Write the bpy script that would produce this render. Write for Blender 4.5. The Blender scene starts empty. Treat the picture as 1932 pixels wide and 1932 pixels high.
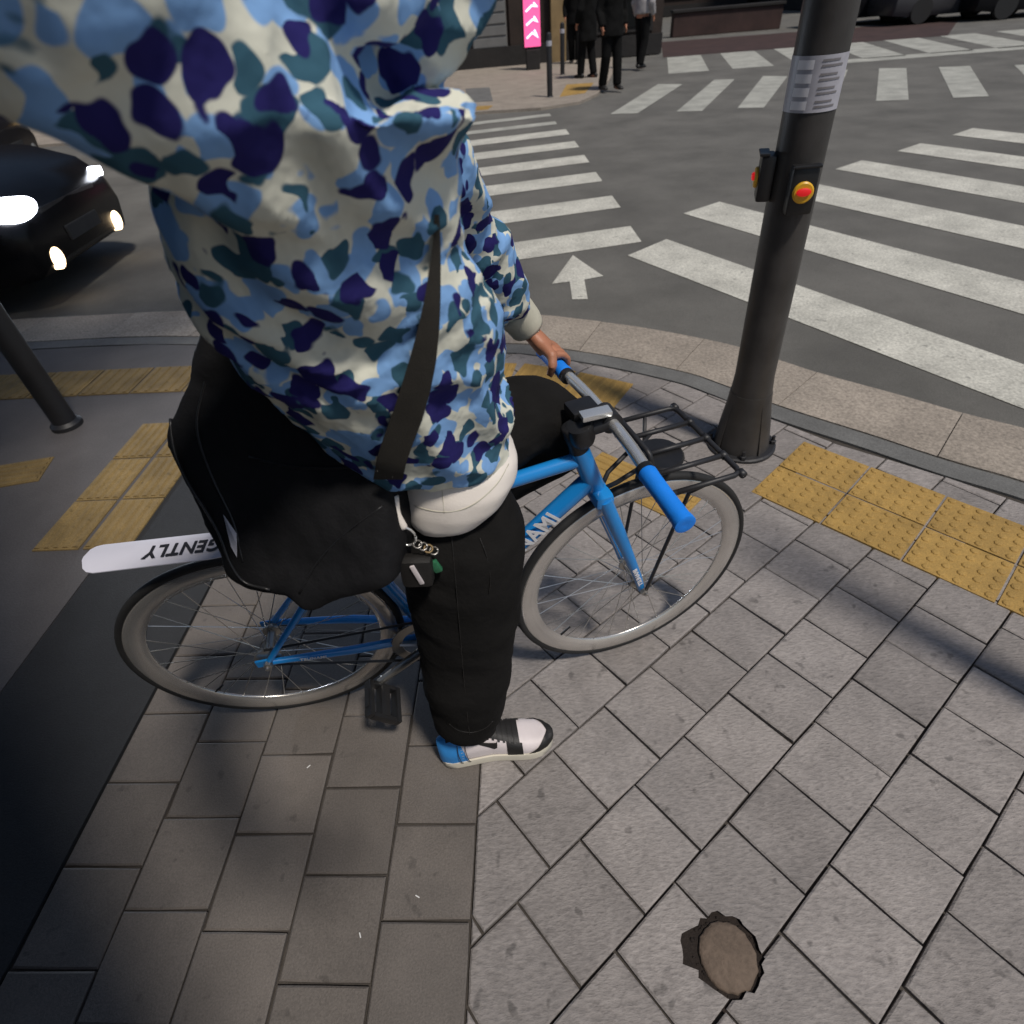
import bpy, bmesh, math, random
from mathutils import Vector, Matrix, noise
from mathutils.bvhtree import BVHTree
V = Vector
rnd = random.Random(7)
SC = bpy.context.scene
COL = SC.collection

# ------------------------------------------------------------------ camera
CAM_H, PITCH, ROLL = 1.515, math.radians(41.85), math.radians(-5.04)
FN = 1708 / 3024                                     # focal length / image side
fw = V((0, math.cos(PITCH), -math.sin(PITCH)))
_r0 = V((1, 0, 0)); _u0 = _r0.cross(fw)
CR = math.cos(ROLL) * _r0 + math.sin(ROLL) * _u0
CU = -math.sin(ROLL) * _r0 + math.cos(ROLL) * _u0
EYE = V((0, 0, CAM_H))
cd = bpy.data.cameras.new('camera')
cd.sensor_width = 36; cd.sensor_fit = 'HORIZONTAL'; cd.lens = 36 * FN
cd.clip_start = 0.02; cd.clip_end = 800
cam = bpy.data.objects.new('camera', cd); COL.objects.link(cam)
cam.matrix_world = Matrix(((CR.x, CU.x, -fw.x, 0), (CR.y, CU.y, -fw.y, 0), (CR.z, CU.z, -fw.z, CAM_H), (0, 0, 0, 1)))
SC.camera = cam
cd.dof.use_dof = True; cd.dof.focus_distance = 1.30; cd.dof.aperture_fstop = 4.4

# ------------------------------------------------------------------ light
SUN_AZ, SUN_EL = math.atan2(.62, -.78), math.radians(63)
w = bpy.data.worlds.new('World'); SC.world = w; w.use_nodes = True
nt = w.node_tree; nt.nodes.clear()
sky = nt.nodes.new('ShaderNodeTexSky'); sky.sky_type = 'NISHITA'; sky.sun_disc = False
sky.sun_elevation = SUN_EL; sky.sun_rotation = SUN_AZ
bg = nt.nodes.new('ShaderNodeBackground'); bg.inputs[1].default_value = 0.072
wo = nt.nodes.new('ShaderNodeOutputWorld')
nt.links.new(sky.outputs[0], bg.inputs[0]); nt.links.new(bg.outputs[0], wo.inputs[0])
sd = bpy.data.lights.new('sun', 'SUN'); sd.energy = 2.9; sd.angle = math.radians(6.5); sd.color = (1, .93, .85)
so = bpy.data.objects.new('sun', sd); COL.objects.link(so)
so.rotation_euler = V((-math.sin(SUN_AZ) * math.cos(SUN_EL), -math.cos(SUN_AZ) * math.cos(SUN_EL), -math.sin(SUN_EL))).to_track_quat('-Z', 'Y').to_euler()
so.location = (3, -4, 6)
vs = SC.view_settings; vs.view_transform = 'Standard'; vs.look = 'None'; vs.gamma = 1; vs.use_curve_mapping = False; vs.exposure = 0
SC.cycles.use_denoising = True
SC.cycles.max_bounces = 6

# ------------------------------------------------------------------ helpers
KX = 1932.0
def ray(px, py):
    f = FN * KX
    return fw + ((px - 966) / f) * CR - ((py - 966) / f) * CU
def GP(px, py, z=0.0):
    d = ray(px, py); return EYE + d * ((z - CAM_H) / d.z)
def RY(px, py, y):
    d = ray(px, py); return EYE + d * (y / d.y)
def RP(px, py, p0, n):
    d = ray(px, py); return EYE + d * ((p0 - EYE).dot(n) / d.dot(n))

def tag(o, label=None, cat=None, group=None, kind=None):
    if label: o['label'] = label
    if cat: o['category'] = cat
    if group: o['group'] = group
    if kind: o['kind'] = kind
    return o
def empty(name, loc=(0, 0, 0), rz=0, **k):
    o = bpy.data.objects.new(name, None); COL.objects.link(o)
    o.location = loc; o.rotation_euler = (0, 0, rz); o.empty_display_size = .1
    return tag(o, **k)
def link(name, me, mat=None, parent=None, smooth=False):
    if mat is not None and not me.materials:
        for m in (mat if isinstance(mat, (list, tuple)) else [mat]): me.materials.append(m)
    if smooth: me.polygons.foreach_set('use_smooth', [True] * len(me.polygons))
    o = bpy.data.objects.new(name, me); COL.objects.link(o)
    if parent: o.parent = parent
    return o
def obj(name, bm, mat=None, parent=None, smooth=False, angle=None):
    bmesh.ops.recalc_face_normals(bm, faces=bm.faces[:])
    me = bpy.data.meshes.new(name); bm.to_mesh(me); bm.free()
    o = link(name, me, mat, parent, smooth or angle is not None)
    if angle is not None: me.set_sharp_from_angle(angle=math.radians(angle))
    return o
def face(bm, vs_):
    try: return bm.faces.new(vs_)
    except ValueError: return None
def loft(bm, rings, cap=True, closed=False):
    vs_ = [[bm.verts.new(p) for p in r] for r in rings]; n = len(vs_[0])
    for i in range(len(vs_) - (0 if closed else 1)):
        a, b = vs_[i], vs_[(i + 1) % len(vs_)]
        for j in range(n): face(bm, (a[j], a[(j + 1) % n], b[(j + 1) % n], b[j]))
    if cap and not closed: face(bm, vs_[0][::-1]); face(bm, vs_[-1])
    return vs_
def ring(c, a, b, n=16, p=2.0):
    out = []
    for i in range(n):
        t = 2 * math.pi * i / n; ct, st = math.cos(t), math.sin(t)
        e = 2 / p
        out.append(c + a * (math.copysign(abs(ct) ** e, ct)) + b * (math.copysign(abs(st) ** e, st)))
    return out
def frames(pts, hint=V((0, 0, 1))):
    pts = [V(p) for p in pts]; out = []; prev = None
    for i in range(len(pts)):
        t = (pts[min(i + 1, len(pts) - 1)] - pts[max(i - 1, 0)]).normalized()
        h = prev if prev is not None else (hint if abs(t.dot(hint)) < .95 else V((1, 0, 0)))
        a = (h - t * h.dot(t)).normalized(); prev = a
        out.append((pts[i], a, t.cross(a)))
    return out
def tube(bm, pts, r, n=10, hint=V((0, 0, 1)), cap=True, flat=1.0):
    rs = r if isinstance(r, (list, tuple)) else [r] * len(pts)
    loft(bm, [ring(p, a * rr, b * rr * flat, n) for (p, a, b), rr in zip(frames(pts, hint), rs)], cap)
def smooth_path(pts, k=6):
    pts = [V(p) for p in pts]; out = []
    P = [pts[0] * 2 - pts[1]] + pts + [pts[-1] * 2 - pts[-2]]
    for i in range(1, len(P) - 2):
        for j in range(k):
            t = j / k
            a, b, c, d = P[i - 1], P[i], P[i + 1], P[i + 2]
            out.append(.5 * ((2 * b) + (c - a) * t + (2 * a - 5 * b + 4 * c - d) * t * t + (3 * b - a - 3 * c + d) * t ** 3))
    out.append(pts[-1]); return out
def lathe(bm, prof, n=24, o=V((0, 0, 0)), ax=V((0, 0, 1))):
    ax = V(ax).normalized(); a = ax.orthogonal().normalized(); b = ax.cross(a)
    loft(bm, [[V(o) + ax * z + (a * math.cos(2 * math.pi * i / n) + b * math.sin(2 * math.pi * i / n)) * max(r, 1e-4) for i in range(n)] for r, z in prof])
def torus(bm, c, a, b, R, prof, n=64):
    """prof: closed list of (dr, dw); ring lies in the a-b plane, dw along the axle"""
    ax = a.cross(b).normalized(); rings = []
    for i in range(n):
        t = 2 * math.pi * i / n; d = a * math.cos(t) + b * math.sin(t)
        rings.append([c + d * (R + dr) + ax * dw for dr, dw in prof])
    loft(bm, rings, closed=True)
def box(bm, c, s, rz=0, bev=0.0, M=None):
    r = bmesh.ops.create_cube(bm, size=1.0); vs_ = r['verts']
    T = Matrix.Translation(V(c)) @ Matrix.Rotation(rz, 4, 'Z') @ Matrix.Diagonal((s[0], s[1], s[2], 1))
    if M is not None: T = M @ T
    bmesh.ops.transform(bm, matrix=T, verts=vs_)
    if bev:
        es = list({e for v in vs_ for e in v.link_edges})
        bmesh.ops.bevel(bm, geom=es, offset=bev, segments=2, affect='EDGES', profile=.6)
def prism(bm, poly, z0, z1):
    a = [bm.verts.new((p[0], p[1], z0)) for p in poly]; b = [bm.verts.new((p[0], p[1], z1)) for p in poly]
    n = len(poly); face(bm, a[::-1]); face(bm, b)
    for i in range(n): face(bm, (a[i], a[(i + 1) % n], b[(i + 1) % n], b[i]))
def B(): return bmesh.new()
def fuse(name, bm, voxel, it, mat, parent, post=None, fac=.5):
    bmesh.ops.recalc_face_normals(bm, faces=bm.faces[:])
    me = bpy.data.meshes.new(name); bm.to_mesh(me); bm.free()
    o = bpy.data.objects.new('tmp', me); COL.objects.link(o)
    m = o.modifiers.new('r', 'REMESH'); m.mode = 'VOXEL'; m.voxel_size = voxel
    if it: s = o.modifiers.new('s', 'SMOOTH'); s.factor = fac; s.iterations = it
    dg = bpy.context.evaluated_depsgraph_get()
    me2 = bpy.data.meshes.new_from_object(o.evaluated_get(dg))
    bpy.data.objects.remove(o); bpy.data.meshes.remove(me)
    if post: post(me2)
    me2.materials.clear(); me2.name = name
    return link(name, me2, mat, parent, True)
def text(name, s, size, mat, parent, M, align='LEFT', shear=0, ext=.0004, sx=1.0):
    cu = bpy.data.curves.new(name, 'FONT'); cu.body = s; cu.size = size; cu.align_x = align; cu.align_y = 'CENTER'
    cu.shear = shear; cu.extrude = ext; cu.space_character = 1.08; cu.offset = size * .028
    t = bpy.data.objects.new('t', cu); COL.objects.link(t)
    dg = bpy.context.evaluated_depsgraph_get(); me = bpy.data.meshes.new_from_object(t.evaluated_get(dg))
    bpy.data.objects.remove(t); me.transform(M @ Matrix.Diagonal((sx, 1, 1, 1))); me.materials.clear()
    return link(name, me, mat, parent)
def clip(poly, n, d):
    """keep the side with n.p <= d"""
    out = []
    for i in range(len(poly)):
        a, b = poly[i], poly[(i + 1) % len(poly)]
        da, db = n[0] * a[0] + n[1] * a[1] - d, n[0] * b[0] + n[1] * b[1] - d
        if da <= 0: out.append(a)
        if (da < 0 < db) or (db < 0 < da):
            t = da / (da - db); out.append((a[0] + (b[0] - a[0]) * t, a[1] + (b[1] - a[1]) * t))
    return out
def area(p): return .5 * sum(p[i][0] * p[(i + 1) % len(p)][1] - p[(i + 1) % len(p)][0] * p[i][1] for i in range(len(p)))

# ------------------------------------------------------------------ materials
def nodes(name):
    m = bpy.data.materials.new(name); m.use_nodes = True
    t = m.node_tree; b = t.nodes['Principled BSDF']
    return m, t, b
def N(t, kind, **k):
    n = t.nodes.new(kind)
    for a, v in k.items():
        if a.startswith('i_'): n.inputs[int(a[2:]) if a[2:].isdigit() else a[2:].replace('_', ' ')].default_value = v
        else: setattr(n, a, v)
    return n
def mat(name, col, rough=.6, metal=0, var=.15, scale=12, bump=0, bscale=150, coat=0, rand=0, sheen=0, spec=None, stretch=None, fleck=0, dirt=0):
    m, t, b = nodes(name); L = t.links.new
    b.inputs['Roughness'].default_value = rough; b.inputs['Metallic'].default_value = metal
    b.inputs['Coat Weight'].default_value = coat
    if sheen: b.inputs['Sheen Weight'].default_value = sheen
    if spec is not None: b.inputs['Specular IOR Level'].default_value = spec
    tc = N(t, 'ShaderNodeTexCoord'); co = tc.outputs['Object']
    if rand:                                             # shift the texture from piece to piece
        oi = N(t, 'ShaderNodeObjectInfo'); ad = N(t, 'ShaderNodeVectorMath', operation='MULTIPLY_ADD')
        L(oi.outputs['Random'], ad.inputs[0]); ad.inputs[1].default_value = (37, 53, 11); L(co, ad.inputs[2]); co = ad.outputs[0]
    if stretch:
        mp = N(t, 'ShaderNodeMapping'); mp.inputs['Scale'].default_value = stretch[:3]
        mp.inputs['Rotation'].default_value = (0, 0, stretch[3]); L(co, mp.inputs[0]); co2 = mp.outputs[0]
    else: co2 = co
    n1 = N(t, 'ShaderNodeTexNoise'); n1.inputs['Scale'].default_value = scale; n1.inputs['Detail'].default_value = 5; n1.inputs['Roughness'].default_value = .6
    L(co, n1.inputs['Vector'])
    mr = N(t, 'ShaderNodeMapRange'); mr.inputs[1].default_value = .3; mr.inputs[2].default_value = .7
    mr.inputs[3].default_value = 1 - var; mr.inputs[4].default_value = 1 + var; L(n1.outputs[0], mr.inputs[0])
    val = mr.outputs[0]
    def mul(a, bb):
        q = N(t, 'ShaderNodeMath', operation='MULTIPLY'); L(a, q.inputs[0])
        if isinstance(bb, float): q.inputs[1].default_value = bb
        else: L(bb, q.inputs[1])
        return q.outputs[0]
    if rand:
        m2 = N(t, 'ShaderNodeMapRange'); m2.inputs[3].default_value = 1 - rand; m2.inputs[4].default_value = 1 + rand; L(oi.outputs['Random'], m2.inputs[0]); val = mul(val, m2.outputs[0])
    n2 = None
    if bump or fleck:
        n2 = N(t, 'ShaderNodeTexNoise'); n2.inputs['Scale'].default_value = bscale; n2.inputs['Detail'].default_value = 4; n2.inputs['Roughness'].default_value = .65
        L(co2, n2.inputs['Vector'])
    if fleck:
        m3 = N(t, 'ShaderNodeMapRange'); m3.inputs[1].default_value = .32; m3.inputs[2].default_value = .68; m3.inputs[3].default_value = 1 - fleck; m3.inputs[4].default_value = 1 + fleck
        L(n2.outputs[0], m3.inputs[0]); val = mul(val, m3.outputs[0])
    if dirt:
        n4 = N(t, 'ShaderNodeTexNoise'); n4.inputs['Scale'].default_value = 26; n4.inputs['Detail'].default_value = 2; L(co, n4.inputs['Vector'])
        m4 = N(t, 'ShaderNodeMapRange'); m4.inputs[1].default_value = .66; m4.inputs[2].default_value = .74; m4.inputs[3].default_value = 1; m4.inputs[4].default_value = 1 - dirt
        L(n4.outputs[0], m4.inputs[0]); val = mul(val, m4.outputs[0])
    mx = N(t, 'ShaderNodeVectorMath', operation='SCALE'); mx.inputs[0].default_value = col; L(val, mx.inputs['Scale'])
    L(mx.outputs[0], b.inputs['Base Color'])
    if bump:
        bp = N(t, 'ShaderNodeBump'); bp.inputs['Strength'].default_value = 1; bp.inputs['Distance'].default_value = bump
        L(n2.outputs[0], bp.inputs['Height']); L(bp.outputs[0], b.inputs['Normal'])
    return m
def glow(name, col, s):
    m, t, b = nodes(name)
    b.inputs['Base Color'].default_value = (*[c * .5 for c in col], 1); b.inputs['Emission Color'].default_value = (*col, 1); b.inputs['Emission Strength'].default_value = s
    return m
def camo_mat():
    m, t, b = nodes('camouflage_cotton'); L = t.links.new
    b.inputs['Roughness'].default_value = .9; b.inputs['Specular IOR Level'].default_value = .15
    co = N(t, 'ShaderNodeTexCoord').outputs['Object']
    base = (.68, .68, .57, 1)
    cur = None
    layers = [((.22, .41, .72, 1), 30, .60, .62, 3.1), ((.042, .115, .165, 1), 31, .56, .45, 9.7), ((.022, .019, .120, 1), 31, .54, .40, 17.3)]
    for col, sc, thr, keep, off in layers:
        of = N(t, 'ShaderNodeVectorMath', operation='ADD'); L(co, of.inputs[0]); of.inputs[1].default_value = (off, off * .7, off * 1.3)
        nz = N(t, 'ShaderNodeTexNoise'); nz.inputs['Scale'].default_value = 30; nz.inputs['Detail'].default_value = 1; L(of.outputs[0], nz.inputs['Vector'])
        sb = N(t, 'ShaderNodeVectorMath', operation='SUBTRACT'); L(nz.outputs['Color'], sb.inputs[0]); sb.inputs[1].default_value = (.5, .5, .5)
        ma = N(t, 'ShaderNodeVectorMath', operation='MULTIPLY_ADD'); L(sb.outputs[0], ma.inputs[0]); ma.inputs[1].default_value = (.034, .034, .034); L(of.outputs[0], ma.inputs[2])
        vo = N(t, 'ShaderNodeTexVoronoi', feature='F1'); vo.inputs['Scale'].default_value = sc; vo.inputs['Randomness'].default_value = .9; L(ma.outputs[0], vo.inputs['Vector'])
        a = N(t, 'ShaderNodeMapRange'); a.inputs[1].default_value = thr; a.inputs[2].default_value = thr + .05; a.inputs[3].default_value = 1; a.inputs[4].default_value = 0; L(vo.outputs['Distance'], a.inputs[0])
        sx = N(t, 'ShaderNodeSeparateColor'); L(vo.outputs['Color'], sx.inputs[0])
        k = N(t, 'ShaderNodeMath', operation='LESS_THAN'); L(sx.outputs[0], k.inputs[0]); k.inputs[1].default_value = keep
        mu = N(t, 'ShaderNodeMath', operation='MULTIPLY'); L(a.outputs[0], mu.inputs[0]); L(k.outputs[0], mu.inputs[1])
        mx = N(t, 'ShaderNodeMix', data_type='RGBA'); L(mu.outputs[0], mx.inputs[0])
        if cur is None: mx.inputs[6].default_value = base
        else: L(cur, mx.inputs[6])
        mx.inputs[7].default_value = col; cur = mx.outputs[2]
    L(cur, b.inputs['Base Color'])
    n2 = N(t, 'ShaderNodeTexNoise'); n2.inputs['Scale'].default_value = 14; n2.inputs['Detail'].default_value = 3; L(co, n2.inputs['Vector'])
    bp = N(t, 'ShaderNodeBump'); bp.inputs['Distance'].default_value = .02; bp.inputs['Strength'].default_value = .6; L(n2.outputs[0], bp.inputs['Height']); L(bp.outputs[0], b.inputs['Normal'])
    return m

M = {
 'asphalt': mat('asphalt', (.122, .118, .106), .85, var=.25, scale=1.3, bump=.004, bscale=260, fleck=.35),
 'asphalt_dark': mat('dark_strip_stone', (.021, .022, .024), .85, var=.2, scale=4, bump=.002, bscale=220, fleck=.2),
 'paint': mat('road_paint', (.50, .49, .43), .7, var=.20, scale=3.5, bump=.003, bscale=70, fleck=.28, dirt=.4),
 'paint_far': mat('worn_road_paint', (.36, .36, .32), .7, var=.25, scale=3, bump=.002, bscale=60, fleck=.25, dirt=.4),
 'paver': mat('cleft_grey_paver', (.250, .228, .215), .75, var=.15, scale=9, bump=.0050, bscale=55, rand=.15, stretch=(1, 2.8, 1, .9), fleck=.22, dirt=.42),
 'paver_brown': mat('smooth_brown_paver', (.118, .103, .091), .7, var=.13, scale=7, bump=.0012, bscale=240, rand=.10, fleck=.2, dirt=.3),
 'bed': mat('joint_sand', (.058, .050, .043), .95, var=.3, scale=30, bump=.003, bscale=300),
 'grey_slab': mat('grey_slab', (.095, .088, .088), .8, var=.15, scale=3, bump=.002, bscale=160, fleck=.15),
 'tactile': mat('yellow_tactile', (.345, .215, .058), .75, var=.18, scale=9, bump=.0012, bscale=200, rand=.08, fleck=.2, dirt=.25),
 'tactile_shaded': mat('shaded_yellow_tactile', (.205, .140, .052), .8, var=.25, scale=7, bump=.0012, bscale=200, rand=.1, fleck=.25, dirt=.35),  # darker copy of the yellow: dimmer light on the left put into colour
 'kerb': mat('kerb_granite', (.30, .26, .215), .8, var=.16, scale=4, bump=.005, bscale=70, rand=.07, fleck=.3, dirt=.3),
 'kerb_dark': mat('gutter_joint', (.13, .13, .125), .85, var=.2, scale=5, bump=.002, bscale=160, fleck=.2),
 'black_metal': mat('black_painted_steel', (.018, .018, .020), .5, var=.3, scale=5, bump=.0006, bscale=60),
 'pole_metal': mat('dark_grey_pole_steel', (.045, .042, .040), .45, var=.35, scale=6, bump=.0008, bscale=40, spec=.4),
 'frame_blue': mat('blue_frame_paint', (.012, .245, .66), .30, var=.06, scale=8, coat=.6),
 'grip_blue': mat('blue_rubber_grip', (.006, .23, .86), .55, var=.08, scale=30, bump=.0006, bscale=400),
 'chrome': mat('chrome', (.80, .80, .78), .26, metal=.75, var=.04),
 'alloy': mat('brushed_alloy', (.42, .40, .37), .32, metal=.85, var=.08, scale=20),
 'rim_silver': mat('silver_rim', (.66, .63, .59), .24, metal=.75, var=.06, scale=14),
 'spoke': mat('steel_spoke', (.6, .58, .54), .3, metal=.9, var=.05),
 'tyre': mat('tyre_rubber', (.014, .014, .014), .7, var=.2, scale=40, bump=.0006, bscale=300),
 'black_plastic': mat('black_plastic', (.012, .012, .013), .4, var=.2, scale=30, bump=.0003, bscale=200),
 'white_plastic': mat('frosted_white_plastic', (.60, .60, .68), .45, var=.05, scale=10),
 'white': mat('white_print', (.75, .75, .76), .5, var=.04),
 'ink': mat('black_print', (.02, .02, .025), .5, var=.1),
 'camo': camo_mat(),
 'rib': mat('cream_rib_knit', (.52, .50, .40), .9, var=.1, scale=20, bump=.001, bscale=220, stretch=(1, 1, .1, 0)),
 'tee': mat('white_cotton_tee', (.78, .72, .65), .9, var=.04, scale=12, bump=.0005, bscale=300),
 'trouser': mat('black_trouser_cloth', (.0105, .0100, .0095), .95, var=.25, scale=10, bump=.006, bscale=16, spec=.12),
 'bag': mat('black_bag_nylon', (.0085, .0085, .0095), .75, var=.25, scale=9, bump=.003, bscale=26, spec=.2),
 'webbing': mat('dark_webbing', (.022, .019, .014), .85, var=.15, scale=40, bump=.0008, bscale=500),
 'skin': mat('skin', (.40, .17, .095), .5, var=.10, scale=20, bump=.0006, bscale=250),
 'hair': mat('black_hair', (.010, .008, .007), .5, var=.3, scale=30, bump=.003, bscale=90),
 'leather_white': mat('white_leather', (.66, .60, .60), .5, var=.05, scale=20, bump=.0004, bscale=300),
 'leather_black': mat('black_leather', (.012, .011, .010), .55, var=.2, scale=20, bump=.0005, bscale=260),
 'leather_blue': mat('blue_leather', (.030, .24, .62), .5, var=.06, scale=20, bump=.0004, bscale=300),
 'sole': mat('cream_rubber_sole', (.62, .58, .48), .6, var=.06, scale=20),
 'green': mat('green_charm', (.03, .16, .075), .5, var=.3, scale=60),
 'button_yellow': mat('yellow_button_ring', (.75, .42, .02), .4, var=.05),
 'button_red': glow('red_lit_button', (.85, .015, .02), .45),
 'sticker': mat('silver_sticker', (.42, .42, .47), .4, var=.1, scale=30),
 'sticker_white': mat('sticker_emblem', (.80, .80, .84), .4, var=.05),
 'sticker_grey': mat('sticker_lettering', (.20, .19, .20), .5, var=.1),
 'car_black': mat('black_car_paint', (.005, .005, .006), .24, var=.1, spec=.20),
 'car_dark': mat('dark_car_paint', (.010, .010, .012), .35, var=.1, spec=.2),
 'car_white': mat('white_car_paint', (.055, .055, .06), .3, var=.05),
 'glass_dark': mat('dark_glass', (.006, .007, .008), .12, var=.05, spec=.25),
 'lamp_white': glow('headlight_white', (.86, .90, 1), 14),
 'lamp_warm': glow('fog_lamp_warm', (1, .72, .42), 6),
 'lamp_amber': glow('amber_lamp', (1, .62, .2), 2.2),
 'lamp_red': glow('red_tail_lamp', (1, .10, .05), 1.2),
 'reflector': mat('clear_lamp_glass', (.35, .36, .36), .15, var=.1, metal=.4),
 'neon_pink': glow('pink_neon', (1, .12, .34), 1.1),
 'neon_white': glow('white_neon', (1, .86, .95), 2.2),
 'wall_dark': mat('dark_shop_wall', (.018, .016, .015), .8, var=.3, scale=1.5, bump=.01, bscale=8),
 'wall_brown': mat('brown_shop_wall', (.030, .019, .014), .8, var=.3, scale=2, bump=.01, bscale=8),
 'shutter': mat('grey_shutter', (.17, .17, .165), .6, var=.12, scale=3),
 'wood': mat('tan_wood_panel', (.26, .18, .085), .7, var=.2, scale=3, bump=.002, bscale=20, stretch=(6, 6, .5, 0)),
 'shop_lit': glow('lit_shop_glass', (.9, .82, .66), .22),
 'cement': mat('brown_cement', (.125, .092, .068), .85, var=.2, scale=12, bump=.003, bscale=90, fleck=.15),
 'dirt': mat('dark_dirt', (.020, .014, .011), .95, var=.4, scale=40, bump=.005, bscale=160),
 'maroon': mat('maroon_paving', (.045, .024, .021), .85, var=.3, scale=2, bump=.003, bscale=60),
 'coat_black': mat('black_coat', (.008, .008, .008), .9, var=.3, scale=6, spec=.1),
 'coat_pale': mat('pale_grey_coat', (.34, .32, .32), .9, var=.2, scale=8),
 'bark': mat('grey_bark', (.10, .08, .06), .9, var=.3, scale=10, bump=.01, bscale=30),
 'leaf': mat('green_leaf', (.045, .075, .025), .6, var=.3, scale=3),
 'paper': mat('white_litter', (.7, .7, .68), .8, var=.1),
}

# ------------------------------------------------------------------ the ground
ROAD_Z = -.022
bm = B(); prism(bm, [(-120, -120), (120, -120), (120, 160), (-120, 160)], -.6, ROAD_Z); road = tag(obj('road', bm, M['asphalt']), kind='structure')
# kerb line of the street corner, road side, left to right
KE = [V((x, y, 0)) for x, y in ((-9, 4.66), (-7, 4.51), (-5.5, 4.40), (-4.2, 4.31), (-3.0, 4.22), (-2.1, 4.12), (-1.0, 3.86), (-.01, 3.61), (.3, 3.53), (.57, 3.40), (.81, 3.27), (1.05, 3.11), (1.28, 2.93), (1.43, 2.76), (1.62, 2.53), (1.87, 2.28), (2.06, 2.08), (2.26, 1.90), (2.75, 1.40), (3.6, .5), (7.5, -3.6))]
def offs(path, d):
    out = []
    for i in range(len(path)):
        t = (path[min(i + 1, len(path) - 1)] - path[max(i - 1, 0)]).normalized()
        out.append(path[i] + V((t.y, -t.x, 0)) * d)
    return out
K1, K2 = offs(KE, .42), offs(KE, .54)
# bed below the paving
bm = B(); bed = [bm.verts.new((p.x, p.y, -.014)) for p in K1] + [bm.verts.new((7.5, -9, -.014)), bm.verts.new((-9, -9, -.014))]
bm.faces.new(bed); pave = tag(obj('pavement', bm, M['bed']), kind='structure')
# kerbstones: one piece each
kerb = tag(empty('kerb'), kind='structure')
fine = smooth_path(KE, 10); f1 = offs(fine, .42)
acc = 0; start = 0; cuts = [0]
for i in range(1, len(fine)):
    acc += (fine[i] - fine[i - 1]).length
    if acc > .62: cuts.append(i); acc = 0
cuts.append(len(fine) - 1)
for a, b in zip(cuts, cuts[1:]):
    if b - a < 1: continue
    g = .004
    o_ = fine[a:b + 1]; n_ = f1[a:b + 1]
    o_ = [o_[0] + (o_[1] - o_[0]).normalized() * g] + o_[1:]; n_ = [n_[0] + (n_[1] - n_[0]).normalized() * g] + n_[1:]
    zz = rnd.uniform(-.0015, .0015)
    bm = B(); rings = [[V((p.x, p.y, -.3)), V((p.x, p.y, -.012 + zz)), V((p.x, p.y, -.004 + zz)) + (q - p).normalized() * .012, V((q.x, q.y, .001 + zz)), V((q.x, q.y, -.3))] for p, q in zip(o_, n_)]
    loft(bm, rings); obj('kerbstone', bm, M['kerb'], kerb)
bm = B(); g1, g2 = offs(fine, .424), offs(fine, .53)
loft(bm, [[V((p.x, p.y, -.2)), V((p.x, p.y, -.003)), V((q.x, q.y, -.003)), V((q.x, q.y, -.2))] for p, q in zip(g1, g2)]); obj('gutter_strip', bm, M['kerb_dark'], kerb)

# pavers ------------------------------------------------------------
TT = .010
def paver_mesh(poly, z=0.0, ch=.004, name='paver'):
    cx = sum(p[0] for p in poly) / len(poly); cy = sum(p[1] for p in poly) / len(poly)
    if len(poly) >= 3:                                         # uneven edges: corners and middles a little off
        q_ = []
        for i in range(len(poly)):
            p0, p1 = V(poly[i]), V(poly[(i + 1) % len(poly)]); c0 = V((cx, cy))
            q_.append(tuple(p0 + (c0 - p0).normalized() * rnd.uniform(0, .0035)))
            if (p1 - p0).length > .06: m_ = p0.lerp(p1, rnd.uniform(.3, .7)); q_.append(tuple(m_ + (c0 - m_).normalized() * rnd.uniform(-.0006, .0016)))
        poly = q_
    bm = B(); n = len(poly)
    def ins(d):
        out = []
        for i in range(n):
            p0, p1, p2 = V(poly[i - 1]), V(poly[i]), V(poly[(i + 1) % n])
            e1, e2 = (p1 - p0).normalized(), (p2 - p1).normalized()
            n1, n2 = V((-e1.y, e1.x)), V((-e2.y, e2.x)); k = max(.35, 1 + n1.dot(n2))
            out.append(p1 + (n1 + n2) * (d / k))
        return out
    lo = ins(.0019); hi = ins(.0019 + ch)
    A = [bm.verts.new((p.x - cx, p.y - cy, -.05)) for p in lo]; Bv = [bm.verts.new((p.x - cx, p.y - cy, -ch * .75)) for p in lo]; Cv = [bm.verts.new((p.x - cx, p.y - cy, 0)) for p in hi]
    for i in range(n):
        j = (i + 1) % n; face(bm, (A[i], A[j], Bv[j], Bv[i])); face(bm, (Bv[i], Bv[j], Cv[j], Cv[i]))
    face(bm, Cv)
    bmesh.ops.recalc_face_normals(bm, faces=bm.faces[:])
    me = bpy.data.meshes.new(name); bm.to_mesh(me); bm.free()
    return me, (cx, cy)
YG, TA, TB, TV0 = math.radians(36.2), .2031, .1955, .7569
ug, vg = V((math.cos(YG), math.sin(YG))), V((-math.sin(YG), math.cos(YG)))
YL, LA, LB, LV0 = math.radians(85.78), .2027, .2014, .1952
ul, vl = V((math.cos(YL), math.sin(YL))), V((-math.sin(YL), math.cos(YL)))
halves = []
for i in range(len(K2) - 1):                               # paving stays inside the gutter strip
    p, q = K2[i], K2[i + 1]; t = (q - p).normalized(); nn = V((-t.y, t.x)); halves.append((nn, nn.dot(p.xy), (p + q) / 2))
def clip_kerb(poly):
    c = V((sum(p[0] for p in poly) / len(poly), sum(p[1] for p in poly) / len(poly)))
    best = sorted(halves, key=lambda h: (h[2].xy - c).length)[:3]
    for nn, d, _ in best:
        if len(poly) >= 3: poly = clip(poly, nn, d)
    return poly
SEAM_N, SEAM_D = vl, LV0                                   # v <= LV0 is the diamond-laid side
full_right, full_left = {}, {}
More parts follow.
